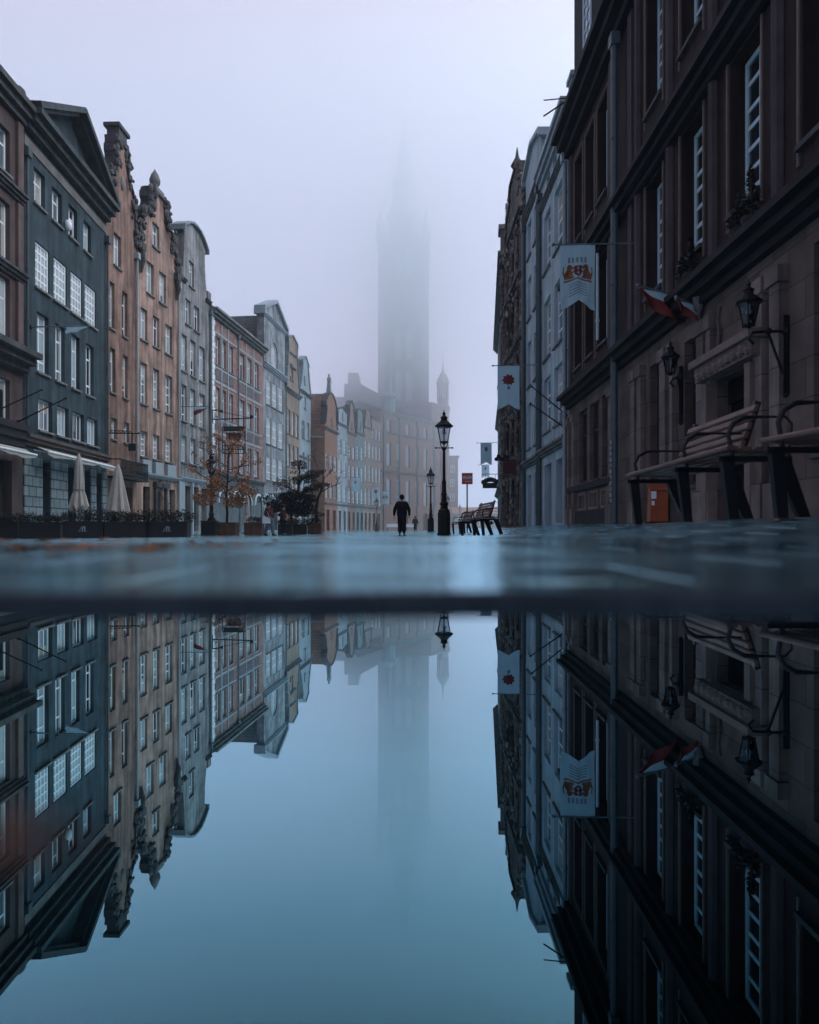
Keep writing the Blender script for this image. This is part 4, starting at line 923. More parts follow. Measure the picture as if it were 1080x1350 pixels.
# ------------------------------------------------------------------ street lamps
LGLASS = bpy.data.materials.new('lantern_glass'); LGLASS.use_nodes = True
q = LGLASS.node_tree; q.nodes.clear(); o_ = q.nodes.new('ShaderNodeOutputMaterial'); a_ = q.nodes.new('ShaderNodeBsdfTransparent'); a_.inputs[0].default_value = (.82,.86,.9,1); b_ = q.nodes.new('ShaderNodeBsdfGlossy'); b_.inputs['Roughness'].default_value = .05
fr_ = q.nodes.new('ShaderNodeFresnel'); mx_ = q.nodes.new('ShaderNodeMixShader'); q.links.new(fr_.outputs[0], mx_.inputs[0]); q.links.new(a_.outputs[0], mx_.inputs[1]); q.links.new(b_.outputs[0], mx_.inputs[2]); q.links.new(mx_.outputs[0], o_.inputs[0])
def lantern(parent, z, sc=1.0, x=0., y=0.):
    """six sided tapered lantern, bottom at z; returns its frame object"""
    m = MB(); n = 6; rb, rt, h = .17*sc, .30*sc, .62*sc; rot = R(30)
    m.lathe([(.05*sc,-.1*sc),(.09*sc,-.05*sc),(rb+.03*sc,-.03*sc),(rb+.03*sc,.02*sc)], n, (x,y,z), rot)
    for k in range(n):
        a = 2*math.pi*k/n+rot; m.bar((x+rb*math.cos(a), y+rb*math.sin(a), z), (x+rt*math.cos(a), y+rt*math.sin(a), z+h), .028*sc)
    m.lathe([(rt+.02*sc,h-.02*sc),(rt+.07*sc,h),(rt+.07*sc,h+.05*sc),(.2*sc,h+.2*sc),(.13*sc,h+.26*sc),(.13*sc,h+.36*sc),(.16*sc,h+.38*sc),(.06*sc,h+.46*sc),(.05*sc,h+.5*sc),(.075*sc,h+.55*sc),(.02*sc,h+.62*sc),(.012*sc,h+.7*sc)], n*2, (x,y,z), rot)
    f = m.build('lantern', IRON, parent)
    g_ = MB().lathe([(rb-.01*sc,.02*sc),(rt-.012*sc,h-.02*sc)], n, (x,y,z), rot, cap=False).build('glass', LGLASS, f)
    MB().lathe([(.05*sc,h-.02*sc),(.06*sc,h-.2*sc),(.09*sc,h-.24*sc),(.05*sc,h-.3*sc)], 8, (x,y,z)).build('burner', TRIMD, f)
    return f
def street_lamp(loc, label, sc=1.0):
    t = empty('street_lamp', loc); tag(t, label, 'street lamp', 'cast iron street lamps')
    MB().lathe([(.30,-.1),(.30,.08),(.27,.1),(.27,.9),(.24,.95),(.24,1.03),(.17,1.06)], 8, rot=R(22.5)).build('base', IRON, t)
    m = MB().lathe([(.16,1.06),(.13,1.2),(.19,1.28),(.12,1.36),(.10,1.6),(.13,1.66),(.09,1.75),(.085,2.1),(.10,2.15),(.06,2.25),(.055,3.45),(.10,3.52),(.07,3.58)], 14); m.build('post', IRON, t, smooth=True)
    m = MB().bar((-.34,0,3.56),(.34,0,3.56),.035); m.ball((-.34,0,3.56),.04,6); m.ball((.34,0,3.56),.04,6); m.build('ladder_bar', IRON, t)
    m = MB()
    for k in range(4):
        a = k*math.pi/2; m.tube([(.05*math.cos(a),.05*math.sin(a),3.58),(.15*math.cos(a),.15*math.sin(a),3.66),(.12*math.cos(a),.12*math.sin(a),3.78)], .02, 5)
    m.build('scroll', IRON, t); lantern(t, 3.8)
    t.scale = (sc,)*3; return t
def gxy(px, d): return ((px-CX)/FP*d, d)
def put(px, d): x, y = gxy(px, d); return (x, y, gz(x, y))
lamp = street_lamp(put(585.5, 25.5), 'nearest black street lamp on thick pedestal beside the benches', .915)
def lamp_copy(px, d, label, sc=1.):
    o = copy_tree(lamp); o.location = put(px, d); o['label'] = label; o.scale = (sc*.93,)*3; return o
lamp_copy(568, 50, 'second street lamp, left of the nearest lamp and in front of the town hall')
lamp_copy(590.5, 92, 'faint far street lamp just right of the nearest lamp post')
lamp_copy(606.5, 124, 'farthest tiny street lamp left of the red sign post')
lamp_copy(279, 38, 'street lamp among the orange leaves of the left tree', .98)
lamp_copy(497, 96, 'distant street lamp in front of the far left houses')

# wall lanterns on the brown building
def wall_lantern(d, proj, z, label):
    p = fr.at(S(d)); t = empty('wall_lantern', (p.x, p.y, z), fr.rz); tag(t, label, 'wall lamp', 'wall lanterns on the brown building')
    m = MB().box(-.03,.03,-.27,-.17,-.9,.35).tube([(0,-.2,.1),(0,-proj*.6,.1),(0,-proj+.06,.08),(0,-proj,-.02),(0,-proj+.08,-.1)], .024, 6).bar((0,-.2,-.75),(0,-proj*.62,.08),.03)
    m.ball((0,-.22,.1),.07,8); m.ball((0,-.22,-.9),.05,8); m.ball((0,-proj*.62,.1),.06,8); m.build('bracket', IRON, t)
    f = lantern(t, .2, .55, 0, -proj); f.name = 'lantern'
    return t
wall_lantern(10.75, .8, 3.06, 'larger looking wall lantern on long strut bracket beside the carved doorway')
wall_lantern(15.0, .45, 3.27, 'smaller wall lantern between sandstone piers near the orange bin')

# ------------------------------------------------------------------ benches
WOOD = M('worn_bench_wood', (.125,.07,.05), .5, .3, 6, .2, 40, spec=.4)
BMET = M('dark_bench_metal', (.010,.013,.016), .45, .2, 6, spec=.3)
def bench(label, loc, rz):
    """local X = length (0 = far end ... 1.95 near end), local +Y = back"""
    t = empty('street_bench', loc, rz); tag(t, label, 'bench', 'slatted street benches')
    Lb = 1.95
    def slats(n, y0, y1, z0, z1, x0, x1, tilt):
        m = MB()
        for i in range(n):
            f = (i+.5)/n; y = y0+(y1-y0)*f; z = z0+(z1-z0)*f
            d = Vector((0, y1-y0, z1-z0)).normalized(); nrm = Vector((0, -d.z, d.y))
            w_ = Vector((0, y1-y0, z1-z0)).length/n*.40
            c = Vector(((x0+x1)/2, y, z)); ax = (x1-x0)/2; e = .009
            pr = [(-w_, -.014+e), (-w_+e, -.014), (w_-e, -.014), (w_, -.014+e), (w_, .014-e), (w_-e, .014), (-w_+e, .014), (-w_, .014-e)]
            vs = [c+Vector((sx*ax,0,0))+d*a+nrm*b for sx in (-1,1) for a, b in pr]
            m.add(vs, [tuple(range(7,-1,-1)), tuple(range(8,16))]+[(k, (k+1) % 8, 8+(k+1) % 8, 8+k) for k in range(8)])
        return m
    slats(5, 0, .44, .455, .43, 0, Lb, 0).build('seat', WOOD, t)
    slats(6, .45, .60, .48, .88, .02, 1.20, 1).build('backrest', WOOD, t)
    for x in (.09, 1.14, 1.84):
        m = MB(); n = lambda a, b, w_, h=.012: m.bar((x, a[0], a[1]), (x, b[0], b[1]), w_, .05)
        m.add([], [])
        for a, b, c, d in (((.02,.405),(.10,.405),(.13,-.02),(.07,-.02)), ((.34,.40),(.46,.40),(.60,-.02),(.53,-.02))):
            m.add([(x-.022,*a),(x-.022,*b),(x-.022,*c),(x-.022,*d),(x+.022,*a),(x+.022,*b),(x+.022,*c),(x+.022,*d)], [(0,1,2,3),(7,6,5,4),(0,4,5,1),(1,5,6,2),(2,6,7,3),(3,7,4,0)])
        m.box(x-.022, x+.022, .0, .47, .375, .41)
        m.build('leg', BMET, t)
        if x < 1.3: MB().bar((x,.46,.38),(x,.625,.90),.04,.045).build('back_support', BMET, t)
        MB().tube([(x,.10,.40),(x,.07,.55),(x,.10,.62),(x,.17,.66),(x,.3,.665),(x,.55 if x < 1.3 else .44,.665)] + ([] if x < 1.3 else [(x,.48,.62),(x,.46,.41)]), [.014,.015,.018,.017,.009,.008] + ([] if x < 1.3 else [.009,.009]), 8).build('armrest', BMET, t, smooth=True)
    return t
def set_bench(b, p_far, p_near):
    """seat front runs from far to near point; back to the right"""
    a = Vector(p_far); c = Vector(p_near); d = c-a; rz = math.atan2(d.y, d.x)
    b.rotation_euler = (0, 0, rz)
    zz = []
    z0 = min(gz(a.x+.3, a.y), gz(a.x, a.y)); z1 = min(gz(c.x+.3, c.y), gz(c.x, c.y))
    b.location = (a.x, a.y, z0); b.rotation_euler = (0, -math.asin(max(-.2, min(.2, (z1-z0)/d.length))), rz)
b1 = bench('wooden slat bench at the right with the orange bin seen beneath its seat', (0,0,0), 0); set_bench(b1, (1.95, 6.2), (1.97, 4.25))
def bench_copy(label, a, c):
    o = copy_tree(b1); o['label'] = label; set_bench(o, a, c); return o
bench_copy('nearest wooden bench, cut off by the right edge of the picture', (2.02, 3.98), (2.06, 2.03))
def dirpt(p, ang, L=1.95): return (p[0]+L*math.sin(R(ang)), p[1]-L*math.cos(R(ang)))
pb = gxy(604, 17.9); bench_copy('wooden bench just right of the nearest street lamp, back towards the right', pb, dirpt(pb, 12))
pb = gxy(594.5, 27.5); bench_copy('small looking farther bench half hidden behind the nearest lamp pedestal', pb, dirpt(pb, 10))

# ------------------------------------------------------------------ banners and flags on poles
CLOTH = M('white_banner_cloth', (.50,.66,.74), .85, .08, 3, .05, 60)
q = CLOTH.node_tree; tr_ = q.nodes.new('ShaderNodeBsdfTranslucent'); tr_.inputs[0].default_value = (.72,.84,.90,1); mq = q.nodes.new('ShaderNodeMixShader'); mq.inputs[0].default_value = .6
q.links.new(q.nodes['Principled BSDF'].outputs[0], mq.inputs[1]); q.links.new(tr_.outputs[0], mq.inputs[2]); q.links.new(mq.outputs[0], q.nodes['Material Output'].inputs[0])
REDC = M('red_cloth', (.17,.03,.03), .85, .15, 4); GOLD = M('tawny_gold_print', (.24,.10,.045), .8, .3, 9); GREYP = M('grey_print', (.22,.27,.31), .85, .1, 9)
def sheet(f, nu, nv, name, mat, parent, t=.006):
    m = MB()
    for sgn in (0, 1):
        b = len(m.v)
        for j in range(nv+1):
            for i in range(nu+1):
                p = Vector(f(i/nu, j/nv)); m.v.append((p.x, p.y+sgn*t, p.z))
        for j in range(nv):
            for i in range(nu): m.f.append((b+j*(nu+1)+i, b+j*(nu+1)+i+1, b+(j+1)*(nu+1)+i+1, b+(j+1)*(nu+1)+i))
    return m.build(name, mat, parent, smooth=True)
def banner(label, base, tip_x, w0, w1, h, crest, seed=0):
    """pole along -X from the wall point, cloth hanging in the XZ plane facing the street mouth"""
    t = empty('street_banner', base); tag(t, label, 'banner', 'banners hanging from wall poles')
    MB().tube([(0,0,0),(-tip_x,0,-.04)], .022, 8).ball((-tip_x-.03,0,-.04), .05, 8).build('pole', LEADP, t, smooth=True)
    def f(u, v):
        x = -w1+(w1-w0)*u; tail = .26*abs(2*u-1)**.8 if v > .85 else .26*abs(2*u-1)**.8*v/.85
        y = .06*math.sin(u*7+seed+v)*(.25+.75*v)+.028*math.sin(u*17+v*5+seed)*v+.05*v*math.sin(v*4+seed)+.03*math.sin((u+v)*11+seed)*v
        return (x, y, -.05-(h-.26)*v-tail*v)
    c = sheet(f, 28, 20, 'cloth', CLOTH, t)
    W_ = w1-w0
    def dec(pts, mat, name):   # small raised print following the cloth
        m = MB()
        lift = {'lion': .014, 'shield': .016, 'cross': .022, 'lettering': .012}.get(name, .012)
        for poly in pts:
            us = [q_[0] for q_ in poly]
            if len(poly) == 4 and max(us)-min(us) > .15:
                (u0, v0), (u1, v1) = poly[0], poly[2]; nn_ = 14; polys = [[(u0+(u1-u0)*i/nn_, v0), (u0+(u1-u0)*(i+1)/nn_, v0), (u0+(u1-u0)*(i+1)/nn_, v1), (u0+(u1-u0)*i/nn_, v1)] for i in range(nn_)]
            else: polys = [poly]
            if len(poly) > 4:      # fan of rings so that the print follows the folds
                cu = sum(q_[0] for q_ in poly)/len(poly); cv = sum(q_[1] for q_ in poly)/len(poly); polys = []
                for r0_, r1_ in ((0, .3), (.3, .65), (.65, 1.)):
                    for (ua, va), (ub, vb) in zip(poly, poly[1:]+poly[:1]):
                        k_ = lambda u_, v_, r_: (cu+(u_-cu)*r_, cv+(v_-cv)*r_)
                        polys.append([k_(ua,va,r1_), k_(ub,vb,r1_)] + ([k_(ub,vb,r0_), k_(ua,va,r0_)] if r0_ else [(cu,cv)]))
            for pl_ in polys:
                vs = []
                for u, v in pl_: p = f(u, v); vs.append((p[0], p[1]-lift, p[2]))
                m.add(vs, [tuple(range(len(vs)))])
        return m.build(name, mat, c, merge=False)
    if crest == 'lions':
        dec([[(.40,.36),(.60,.36),(.60,.50),(.50,.57),(.40,.50)]], REDC, 'shield')
        dec([[(.485,.39),(.515,.39),(.515,.45),(.485,.45)],[(.46,.41),(.54,.41),(.54,.425),(.46,.425)],[(.485,.47),(.515,.47),(.515,.53),(.485,.53)],[(.46,.49),(.54,.49),(.54,.505),(.46,.505)]], CLOTH, 'cross')
        def lion(s): 
            k = lambda u: .5+s*(u-.5)
            return [[(k(.36),.50),(k(.33),.57),(k(.12),.57),(k(.10),.52),(k(.14),.47),(k(.20),.41),(k(.28),.40),(k(.34),.44)], [(k(.20),.43),(k(.19),.38),(k(.22),.345),(k(.27),.335),(k(.33),.35),(k(.36),.375),(k(.34),.395),(k(.30),.42)], [(k(.32),.40),(k(.41),.37),(k(.415),.39),(k(.34),.43)], [(k(.33),.46),(k(.41),.44),(k(.415),.46),(k(.34),.49)], [(k(.30),.50),(k(.38),.545),(k(.39),.57),(k(.30),.57)], [(k(.11),.53),(k(.065),.47),(k(.08),.38),(k(.115),.36),(k(.10),.41),(k(.10),.46),(k(.14),.51)]]
        dec(lion(1)+lion(-1)+[[(.1,.585),(.9,.585),(.9,.61),(.1,.61)]], GOLD, 'lion')
        rows = [[(.22+.115*i,.22),(.28+.115*i,.22),(.28+.115*i,.31),(.22+.115*i,.31)] for i in range(5)] + [[(.25,.66+.045*i),(.75,.66+.045*i),(.75,.675+.045*i),(.25,.675+.045*i)] for i in range(5)]
        dec(rows[:5], GREYP, 'lettering'); dec(rows[5:], GREYP, 'lettering')
    elif crest == 'red':
        dec([[(.5+.27*math.cos(a)*(1.15 if k % 2 else .85), .36+.13*math.sin(a)*(1.15 if k % 2 else .85)) for k, a in enumerate([2*math.pi*i/18 for i in range(18)])]], REDC, 'crest')
        dec([[(.45,.52),(.55,.52),(.58,.58),(.5,.63),(.42,.58)]], GREYP, 'lettering')
    else:
        dec([[(.38,.22),(.62,.22),(.62,.38),(.5,.46),(.38,.38)]], REDC, 'shield'); dec([[(.47,.25),(.53,.25),(.53,.4),(.47,.4)]], CLOTH, 'cross')
    return t
banner('large white banner printed with two golden lions holding a red shield', (rx(18.65)-.02, 18.65, 7.85), 2.24, 1.12, 2.07, 1.78, 'lions')
banner('white swallow tailed banner with a round red crest in front of the carved house', (rx(32.7)-.02, 32.7, 7.9), 2.3, 1.05, 2.1, 2.1, 'red', 1.)
banner('small far white banner with red shield, above the iron shop sign on the right', (8.0, 61.0, 7.75), 1.9, .65, 1.65, 1.95, 'shield', 2.)
banner('farthest right white banner, hanging below and behind the small shield banner', (9.6, 80.0, 7.55), 1.5, .25, 1.15, 1.5, 'shield', 3.)
def left_banner(label, p, crest, seed):
    b = banner(label, p, 1.9, .6, 1.6, 2.1, crest, seed); b.scale.x = -1; return b
left_banner('white banner with grey shield on the far left row, left of two others', (-8.3, 91.0, 6.9), 'shield', 1.3)
left_banner('white banner with red crest in the middle of the far left row', (-6.0, 99.5, 6.2), 'red', 2.1)
left_banner('orange crested white banner on the far left row, nearest the town hall', (-4.9, 106.0, 5.9), 'lions', .4)

def flagpole(label, a, b, flag=None, group=None):
    t = empty('flagpole', a); tag(t, label, 'flagpole', group); d = Vector(b)-Vector(a)
    MB().tube([(0,0,0), d], [.032,.022], 8).ball(d, .045, 8).build('pole', LEADP if flag else IRON, t, smooth=True)
    MB().lathe([(.07,-.06),(.07,.06)], 8).build('socket', IRON, t)
    if flag:
        n1, n2, red, drop = flag
        def mk(v0, v1, mat, nm, off):
            def f(u, v):
                p = d*(n1+(n2-n1)*u); vv = v0+(v1-v0)*v; fall = .12+.88*(1-u)**.8
                return (p.x+.05*math.sin(vv*8+u*5), p.y+off+.07*math.sin(u*9+vv*3)*(.3+vv), p.z-.03-drop*vv*fall)
            return sheet(f, 16, 8, nm, mat, t)
        mk(0, .4 if red else 1, CLOTH, 'white_stripe', 0)
        if red: mk(.4, 1, REDC, 'red_stripe', .004)
    return t
flagpole('larger drooping red and white flag on the brown building, left of the pair', (rx(15.3)-.05, 15.3, 5.22), (5.0, 14.95, 5.38), (.08, .97, 1, .62), 'drooping red and white flags')
flagpole('smaller drooping white and red flag on the brown building, right of the pair', (rx(14.4)-.05, 14.4, 4.72), (5.45, 13.95, 4.78), (.1, .97, 1, .34), 'drooping red and white flags')
p = f1.at(f1.s(40)); zz = .05+(HY-431)/FP*p.y
flagpole('horizontal pole with a furled pale flag on the grey pedimented house', (p.x, p.y, zz), (-.470*p.y, p.y, zz+.05), (.60, .98, 0, .3))
p = f4.at(.1); zz = .05+(HY-536)/FP*p.y
flagpole('thin pole with a furled red and white flag on the pale grey house', (p.x, p.y, zz), (-.2945*p.y, p.y, zz), (.5, .95, 1, .6))
for (ax, ay), (bx, by), lab, dd in (((24,556),(87,525),'lower bare black pole leaning out from the grey pedimented house', 27.0), ((-14,546),(55,514),'upper bare black pole leaning out from the dark brown house', 26.0)):
    flagpole(lab, ((ax-CX)/FP*dd, dd, .05+(HY-ay)/FP*dd), ((bx-CX)/FP*dd, dd, .05+(HY-by)/FP*dd), None, 'bare black flagpoles')
for (ax, ay), (bx, by), lab, dd in (((752,551),(698,514),'upper bare black pole leaning out beside the pale blue grey house', 27.2), ((752,569),(696,536),'lower bare black pole leaning out beside the pale blue grey house', 27.0)):
    flagpole(lab, ((ax-CX)/FP*dd, dd, .05+(HY-ay)/FP*dd), ((bx-CX)/FP*dd, dd-.6, .05+(HY-by)/FP*dd), None, 'bare black flagpoles')

# ------------------------------------------------------------------ hanging shop signs
def pxz(px, y, d): return ((px-CX)/FP*d, d, .05+(HY-y)/FP*d)
SGN = M('sign_board_green_black', (.025,.032,.035), .5, .2, 5)
t = empty('hanging_sign', pxz(280, 553, 51.2)); tag(t, 'large black wrought iron hanging sign with stacked boards above the orange tree', 'sign')
m = MB().bar((0,0,0),(2.95,0,.1),.07).bar((0,0,-.3),(0,0,.75),.08).tube([(0,0,.7),(.5,0,.72),(.7,0,.55)], .04, 6).bar((0,0,.7),(2.9,0,.12),.03).ball((.7,0,.62),.12,8).ball((2.95,0,.2),.14,8)
for x in (.95, 2.35): m.bar((x,0,.05),(x,0,-.55),.03)
for i in range(9): m.tube([(.9+.18*i,0,-.75),(.98+.18*i,0,-.62),(1.06+.18*i,0,-.75)], .025, 5)
for z in (-.55, -.85, -1.95, -2.25, -2.55): m.bar((.75,0,z),(2.45,0,z),.05)
for x in (.75, 2.45): m.bar((x,0,-.55),(x,0,-2.55),.05)
for i in range(10): m.bar((.8+.18*i,0,-2.0),(.88+.18*i,0,-2.5),.03)
m.build('bracket', IRON, t); MB().box(1.05,2.15,-.05,.05,-1.5,-1.0).box(.85,2.35,-.04,.04,-.83,-.57).build('board', SGN, t)
t = empty('hanging_sign', pxz(142, 571, 36.2)); tag(t, 'black iron hanging sign crossing the rust brown house front', 'sign')
m = MB().bar((0,0,0),(1.6,0,-.02),.05).bar((0,0,.15),(1.1,0,.12),.03).bar((0,0,-.35),(0,0,.3),.05).ball((1.65,0,0),.06,8)
for i in range(6): m.tube([(.1+.2*i,0,.0),(.2+.2*i,0,.1),(.3+.2*i,0,0)], .02, 5)
m.bar((1.3,0,0),(1.3,0,-.9),.05); m.build('bracket', IRON, t); MB().box(1.1,1.5,-.03,.03,-.95,-.55).build('board', SGN, t)
t = empty('hanging_sign', (8.35, 62.5, 3.9)); tag(t, 'black iron shop sign with leafy cut outs below the far white banners', 'sign')
m = MB().bar((0,0,1.15),(-1.75,0,1.15),.05)
for x in (-.5, -1.4): m.bar((x,0,1.15),(x,0,.7),.03)
m.build('bracket', IRON, t); m = MB().box(-1.65,-.3,-.04,.04,-.15,.35)
for i in range(7): m.ball((-1.6+.21*i,0,.4+.25*math.sin(i*.5)), .2, 8, (1,.2,1.2))
m.build('board', SGN, t)
t = empty('hanging_sign', (rx(38.2)-.02, 38.2, 3.45)); tag(t, 'dark red sign board on the carved stone house', 'sign')
MB().box(-1.15,-.05,-.06,.06,-.32,.32).build('board', M('dark_red_board', (.075,.018,.02), .5, .2, 5), t)
m = MB().bar((0,0,.42),(-1.6,0,.42),.05)
for i in range(6): m.ball((-.9-.12*i,0,.55+.1*math.sin(i*2)), .12, 6, (1,.3,1))
m.build('bracket', IRON, t)
t = empty('hanging_sign', (8.55, 66.0, 1.5)); tag(t, 'small dark hanging baskets and lamps on the far right corner', 'sign')
m = MB()
for i in range(5): m.ball((-.55-.12*(i % 3), 0, .9-.45*i), .2, 6, (1,.6,1)); m.bar((0,0,1.1-.45*i),(-.7,0,1.1-.45*i),.03)
m.build('bracket', IRON, t)
# red square street sign
x, y, z = put(616, 29.0)
t = empty('street_sign', (x, y, z)); tag(t, 'red square sign with white lettering on a thin post beyond the benches', 'sign')
MB().tube([(0,0,-.1),(0,0,2.5)], .03, 8).build('post', IRON, t, smooth=True)
bd = MB().box(-.23,.23,-.045,-.03,2.02,2.5).build('board', M('red_sign_paint', (.55,.12,.06), .5, .06, 4), t)
m = MB()
for i in range(8):
    a = -.17+i*.049; m.obox((a, -.05, 2.31+.02*math.sin(i*1.3)), Vector((.018,0,.012*(-1)**i)), Vector((0,.004,0)), Vector((0,0,.04 if i not in (2,5) else .065)))
m.box(-.1,.17,-.054,-.046,2.13,2.155); m.box(-.18,.18,-.054,-.046,2.245,2.26)
m.build('lettering', TRIM, bd)

# ------------------------------------------------------------------ orange bin
x, y = gxy(867, 15.7); z = gz(x, y)
t = empty('litter_bin', (x, y, z), R(-8)); tag(t, 'orange box shaped litter bin standing behind the right bench', 'bin')
ORB = M('orange_bin_paint', (.30,.075,.03), .5, .12, 4, .05, 20, .2)
MB().add([(-.20,-.17,.0),(.20,-.17,.0),(.20,.17,.0),(-.20,.17,.0),(-.17,-.15,.72),(.20,-.15,.72),(.20,.15,.86),(-.17,.15,.86)], [(0,3,2,1),(4,5,6,7),(0,1,5,4),(1,2,6,5),(2,3,7,6),(3,0,4,7)]).build('body', ORB, t)
MB().box(-.21,.21,-.18,.18,-.06,.03).build('base', DCOR, t); MB().box(-.17,-.06,-.175,-.16,.55,.72).box(-.16,-.1,-.175,-.16,.4,.5).build('sticker', TRIM, t)
MB().add([(-.2,-.18,.735),(.22,-.18,.735),(.22,.17,.9),(-.2,.17,.9),(-.2,-.18,.765),(.22,-.18,.765),(.22,.17,.93),(-.2,.17,.93)], [(0,3,2,1),(4,5,6,7),(0,1,5,4),(1,2,6,5),(2,3,7,6),(3,0,4,7)]).build('lid', ORB, t)

# ------------------------------------------------------------------ cafe barriers, planters, parasols
HEDGE = M('dark_hedge_leaf', (.018,.020,.018), .7, .3, 3, island=.5); BOXD = M('black_planter', (.018,.017,.02), .6, .2, 4); RUSTB = M('corten_planter', (.10,.05,.035), .8, .25, 3, .1, 20, .3)
SOIL = M('soil', (.03,.025,.02), .95)
def leaf_mesh(mb, c, rad, n, size, rnd, flat=1.0):
    for _ in range(n):
        while True:
            p = Vector((rnd.uniform(-1,1), rnd.uniform(-1,1), rnd.uniform(-1,1)))
            if p.length < 1: break
        p = Vector((c[0]+p.x*rad[0], c[1]+p.y*rad[1], c[2]+p.z*rad[2]))
        a = Vector((rnd.uniform(-1,1), rnd.uniform(-1,1), rnd.uniform(-.7,.7))).normalized(); b = a.cross(Vector((rnd.uniform(-1,1), rnd.uniform(-1,1), rnd.uniform(-1,1)))).normalized()
        s = size*rnd.uniform(.6, 1.3); mb.add([p-a*s, p+b*s*.55, p+a*s, p-b*s*.55], [(0,1,2,3)])
def hedge_box(label, px0, px1, d, h=.62, hh=.42, mat=None, seed=0, emblem=False, group='dark cafe planters with hedges'):
    x0, x1 = (px0-CX)/FP*d, (px1-CX)/FP*d; c = (x0+x1)/2; w_ = (x1-x0)/2-.015; z = gz(c, d); rnd = random.Random(seed)
    t = empty('hedge_planter', (c, d, z)); tag(t, label, 'planter', group)
    MB().box(-w_, w_, -.22, .22, -.12, h).box(-w_-.02, w_+.02, -.25, .25, h-.06, h+.0).build('planter_box', mat or BOXD, t)
    m = MB()
    for i in range(int(w_*2/.16)+1):
        leaf_mesh(m, (-w_+.08+i*.16, 0, h+hh*.38), (.16,.25,hh*(.35+.5*rnd.random())), 190, .034, rnd)
    m.build('hedge', HEDGE, t, merge=False)
    if emblem:
        m = MB()
        for a in range(3): m.bar((-.12+.1*a,-.235,.28),(-.02+.05*a,-.235,.44),.035,.01)
        m.bar((-.16,-.235,.26),(.16,-.235,.26),.04,.01); m.build('emblem', TRIMD, t)
    return t
hedge_box('low dark hedge planter at the far left edge under the brown awning', -30, 28, 25.4, .6, .35, seed=1)
hedge_box('dark hedge planter second from the left edge, below the two black poles', 29, 84, 25.2, .6, .35, seed=2)
hedge_box('dark hedge planter with a pale emblem in front of the left parasol', 86, 140, 24.6, .62, .45, seed=3, emblem=True)
hedge_box('dark hedge planter in front of the right parasol', 141, 195, 24.6, .62, .42, seed=4)
hedge_box('dark hedge planter at the right end of the cafe row, left of the lamp', 196, 250, 24.8, .62, .42, seed=5, emblem=True)
x, y, z = put(276.5, 36.5)
t = empty('utility_box', (x, y, z)); tag(t, 'plain black box standing at the foot of the left street lamp', 'box')
MB().box(-.38,.38,-.3,.3,-.1,.72).box(-.42,.42,-.34,.34,.72,.78).box(-.4,.4,-.32,.32,-.1,.06).build('body', BOXD, t); MB().box(-.32,.32,-.315,-.301,.12,.66).build('door', IRON, t)
def corten(label, px0, px1, d, plant, seed):
    x0, x1 = (px0-CX)/FP*d, (px1-CX)/FP*d; c = (x0+x1)/2; w_ = (x1-x0)/2; z = gz(c, d); rnd = random.Random(seed)
    t = empty('rust_planter', (c, d, z)); tag(t, label, 'planter', 'rust coloured planters')
    MB().box(-w_, w_, -.35, .35, -.12, .68).box(-w_-.02, w_+.02, -.37, .37, .6, .68).build('planter_box', RUSTB, t); MB().box(-w_+.05, w_-.05, -.3, .3, .68, .70).build('soil', SOIL, t)
    if plant:
        m = MB()
        for i in range(6): leaf_mesh(m, (-w_*.7+i*w_*.28, 0, .85), (.14,.2,.18), 50, .05, rnd)
        m.build('plant', HEDGE, t, merge=False)
    return t
corten('rust planter holding the orange leaved tree', 289, 313, 37.0, False, 1)
corten('rust planter with small plants left of the woman in jeans', 324, 347, 37.5, True, 2)
corten('rust orange planter at the foot of the bare bending tree', 407, 424, 43.0, True, 4)
hedge_box('dark planter hedge behind the two people, left half', 367, 386, 40.0, .62, .3, None, 8)
hedge_box('dark planter hedge behind the two people, right half', 387, 405, 41.5, .62, .35, None, 9)

PARA = M('parasol_canvas', (.40,.36,.34), .9, .1, 4, .1, 50); POLEM = M('parasol_pole', (.25,.22,.2), .6)
def parasol(label, px, ytop, d, tied):
    x, y = gxy(px, d); z = gz(x, y); top = .05+(HY-ytop)/FP*d - z
    t = empty('closed_parasol', (x, y, z)); tag(t, label, 'parasol', 'closed cafe parasols')
    MB().tube([(0,0,.06),(0,0,top)], .03, 8).build('pole', POLEM, t); MB().box(-.32,.32,-.32,.32,-.05,.07).build('base', STONED, t)
    n = 48; m = MB(); rows = []
    prof = [(0.03,top),(.07,top-.12),(.13,top-.35),(.17,top-.9),(.19,top-1.35),(.185,top-1.45),(.26,top-1.7),(.33,top-2.0),(.36,top-2.2)] if tied else [(0.03,top),(.08,top-.1),(.15,top-.35),(.24,top-.8),(.33,top-1.3),(.42,top-1.8),(.46,top-2.05)]
    for j, (r, zz) in enumerate(prof):
        for k in range(n):
            a = 2*math.pi*k/n; q = 1+(.20*j/len(prof))*math.cos(8*a)+.07*j/len(prof)*math.cos(16*a+1+j*.3)
            zr = zz + (0 if j < len(prof)-1 else .16*math.cos(8*a))
            m.v.append((r*q*math.cos(a), r*q*math.sin(a), zr))
    for j in range(len(prof)-1):
        for k in range(n): m.f.append((j*n+k, j*n+(k+1) % n, (j+1)*n+(k+1) % n, (j+1)*n+k))
    c = m.build('canopy', PARA, t, smooth=True)
    if tied: MB().lathe([(.215,top-1.47),(.215,top-1.41)], 16).build('strap', POLEM, c)
parasol('closed cream parasol tied at the waist in front of the grey pedimented house', 104, 598, 27.0, True)
parasol('closed cream parasol hanging loose in front of the rust brown house', 155.5, 612, 28.0, False)
parasol('closed white parasol farther back against the blue grey arches', 326, 652, 50.0, True)

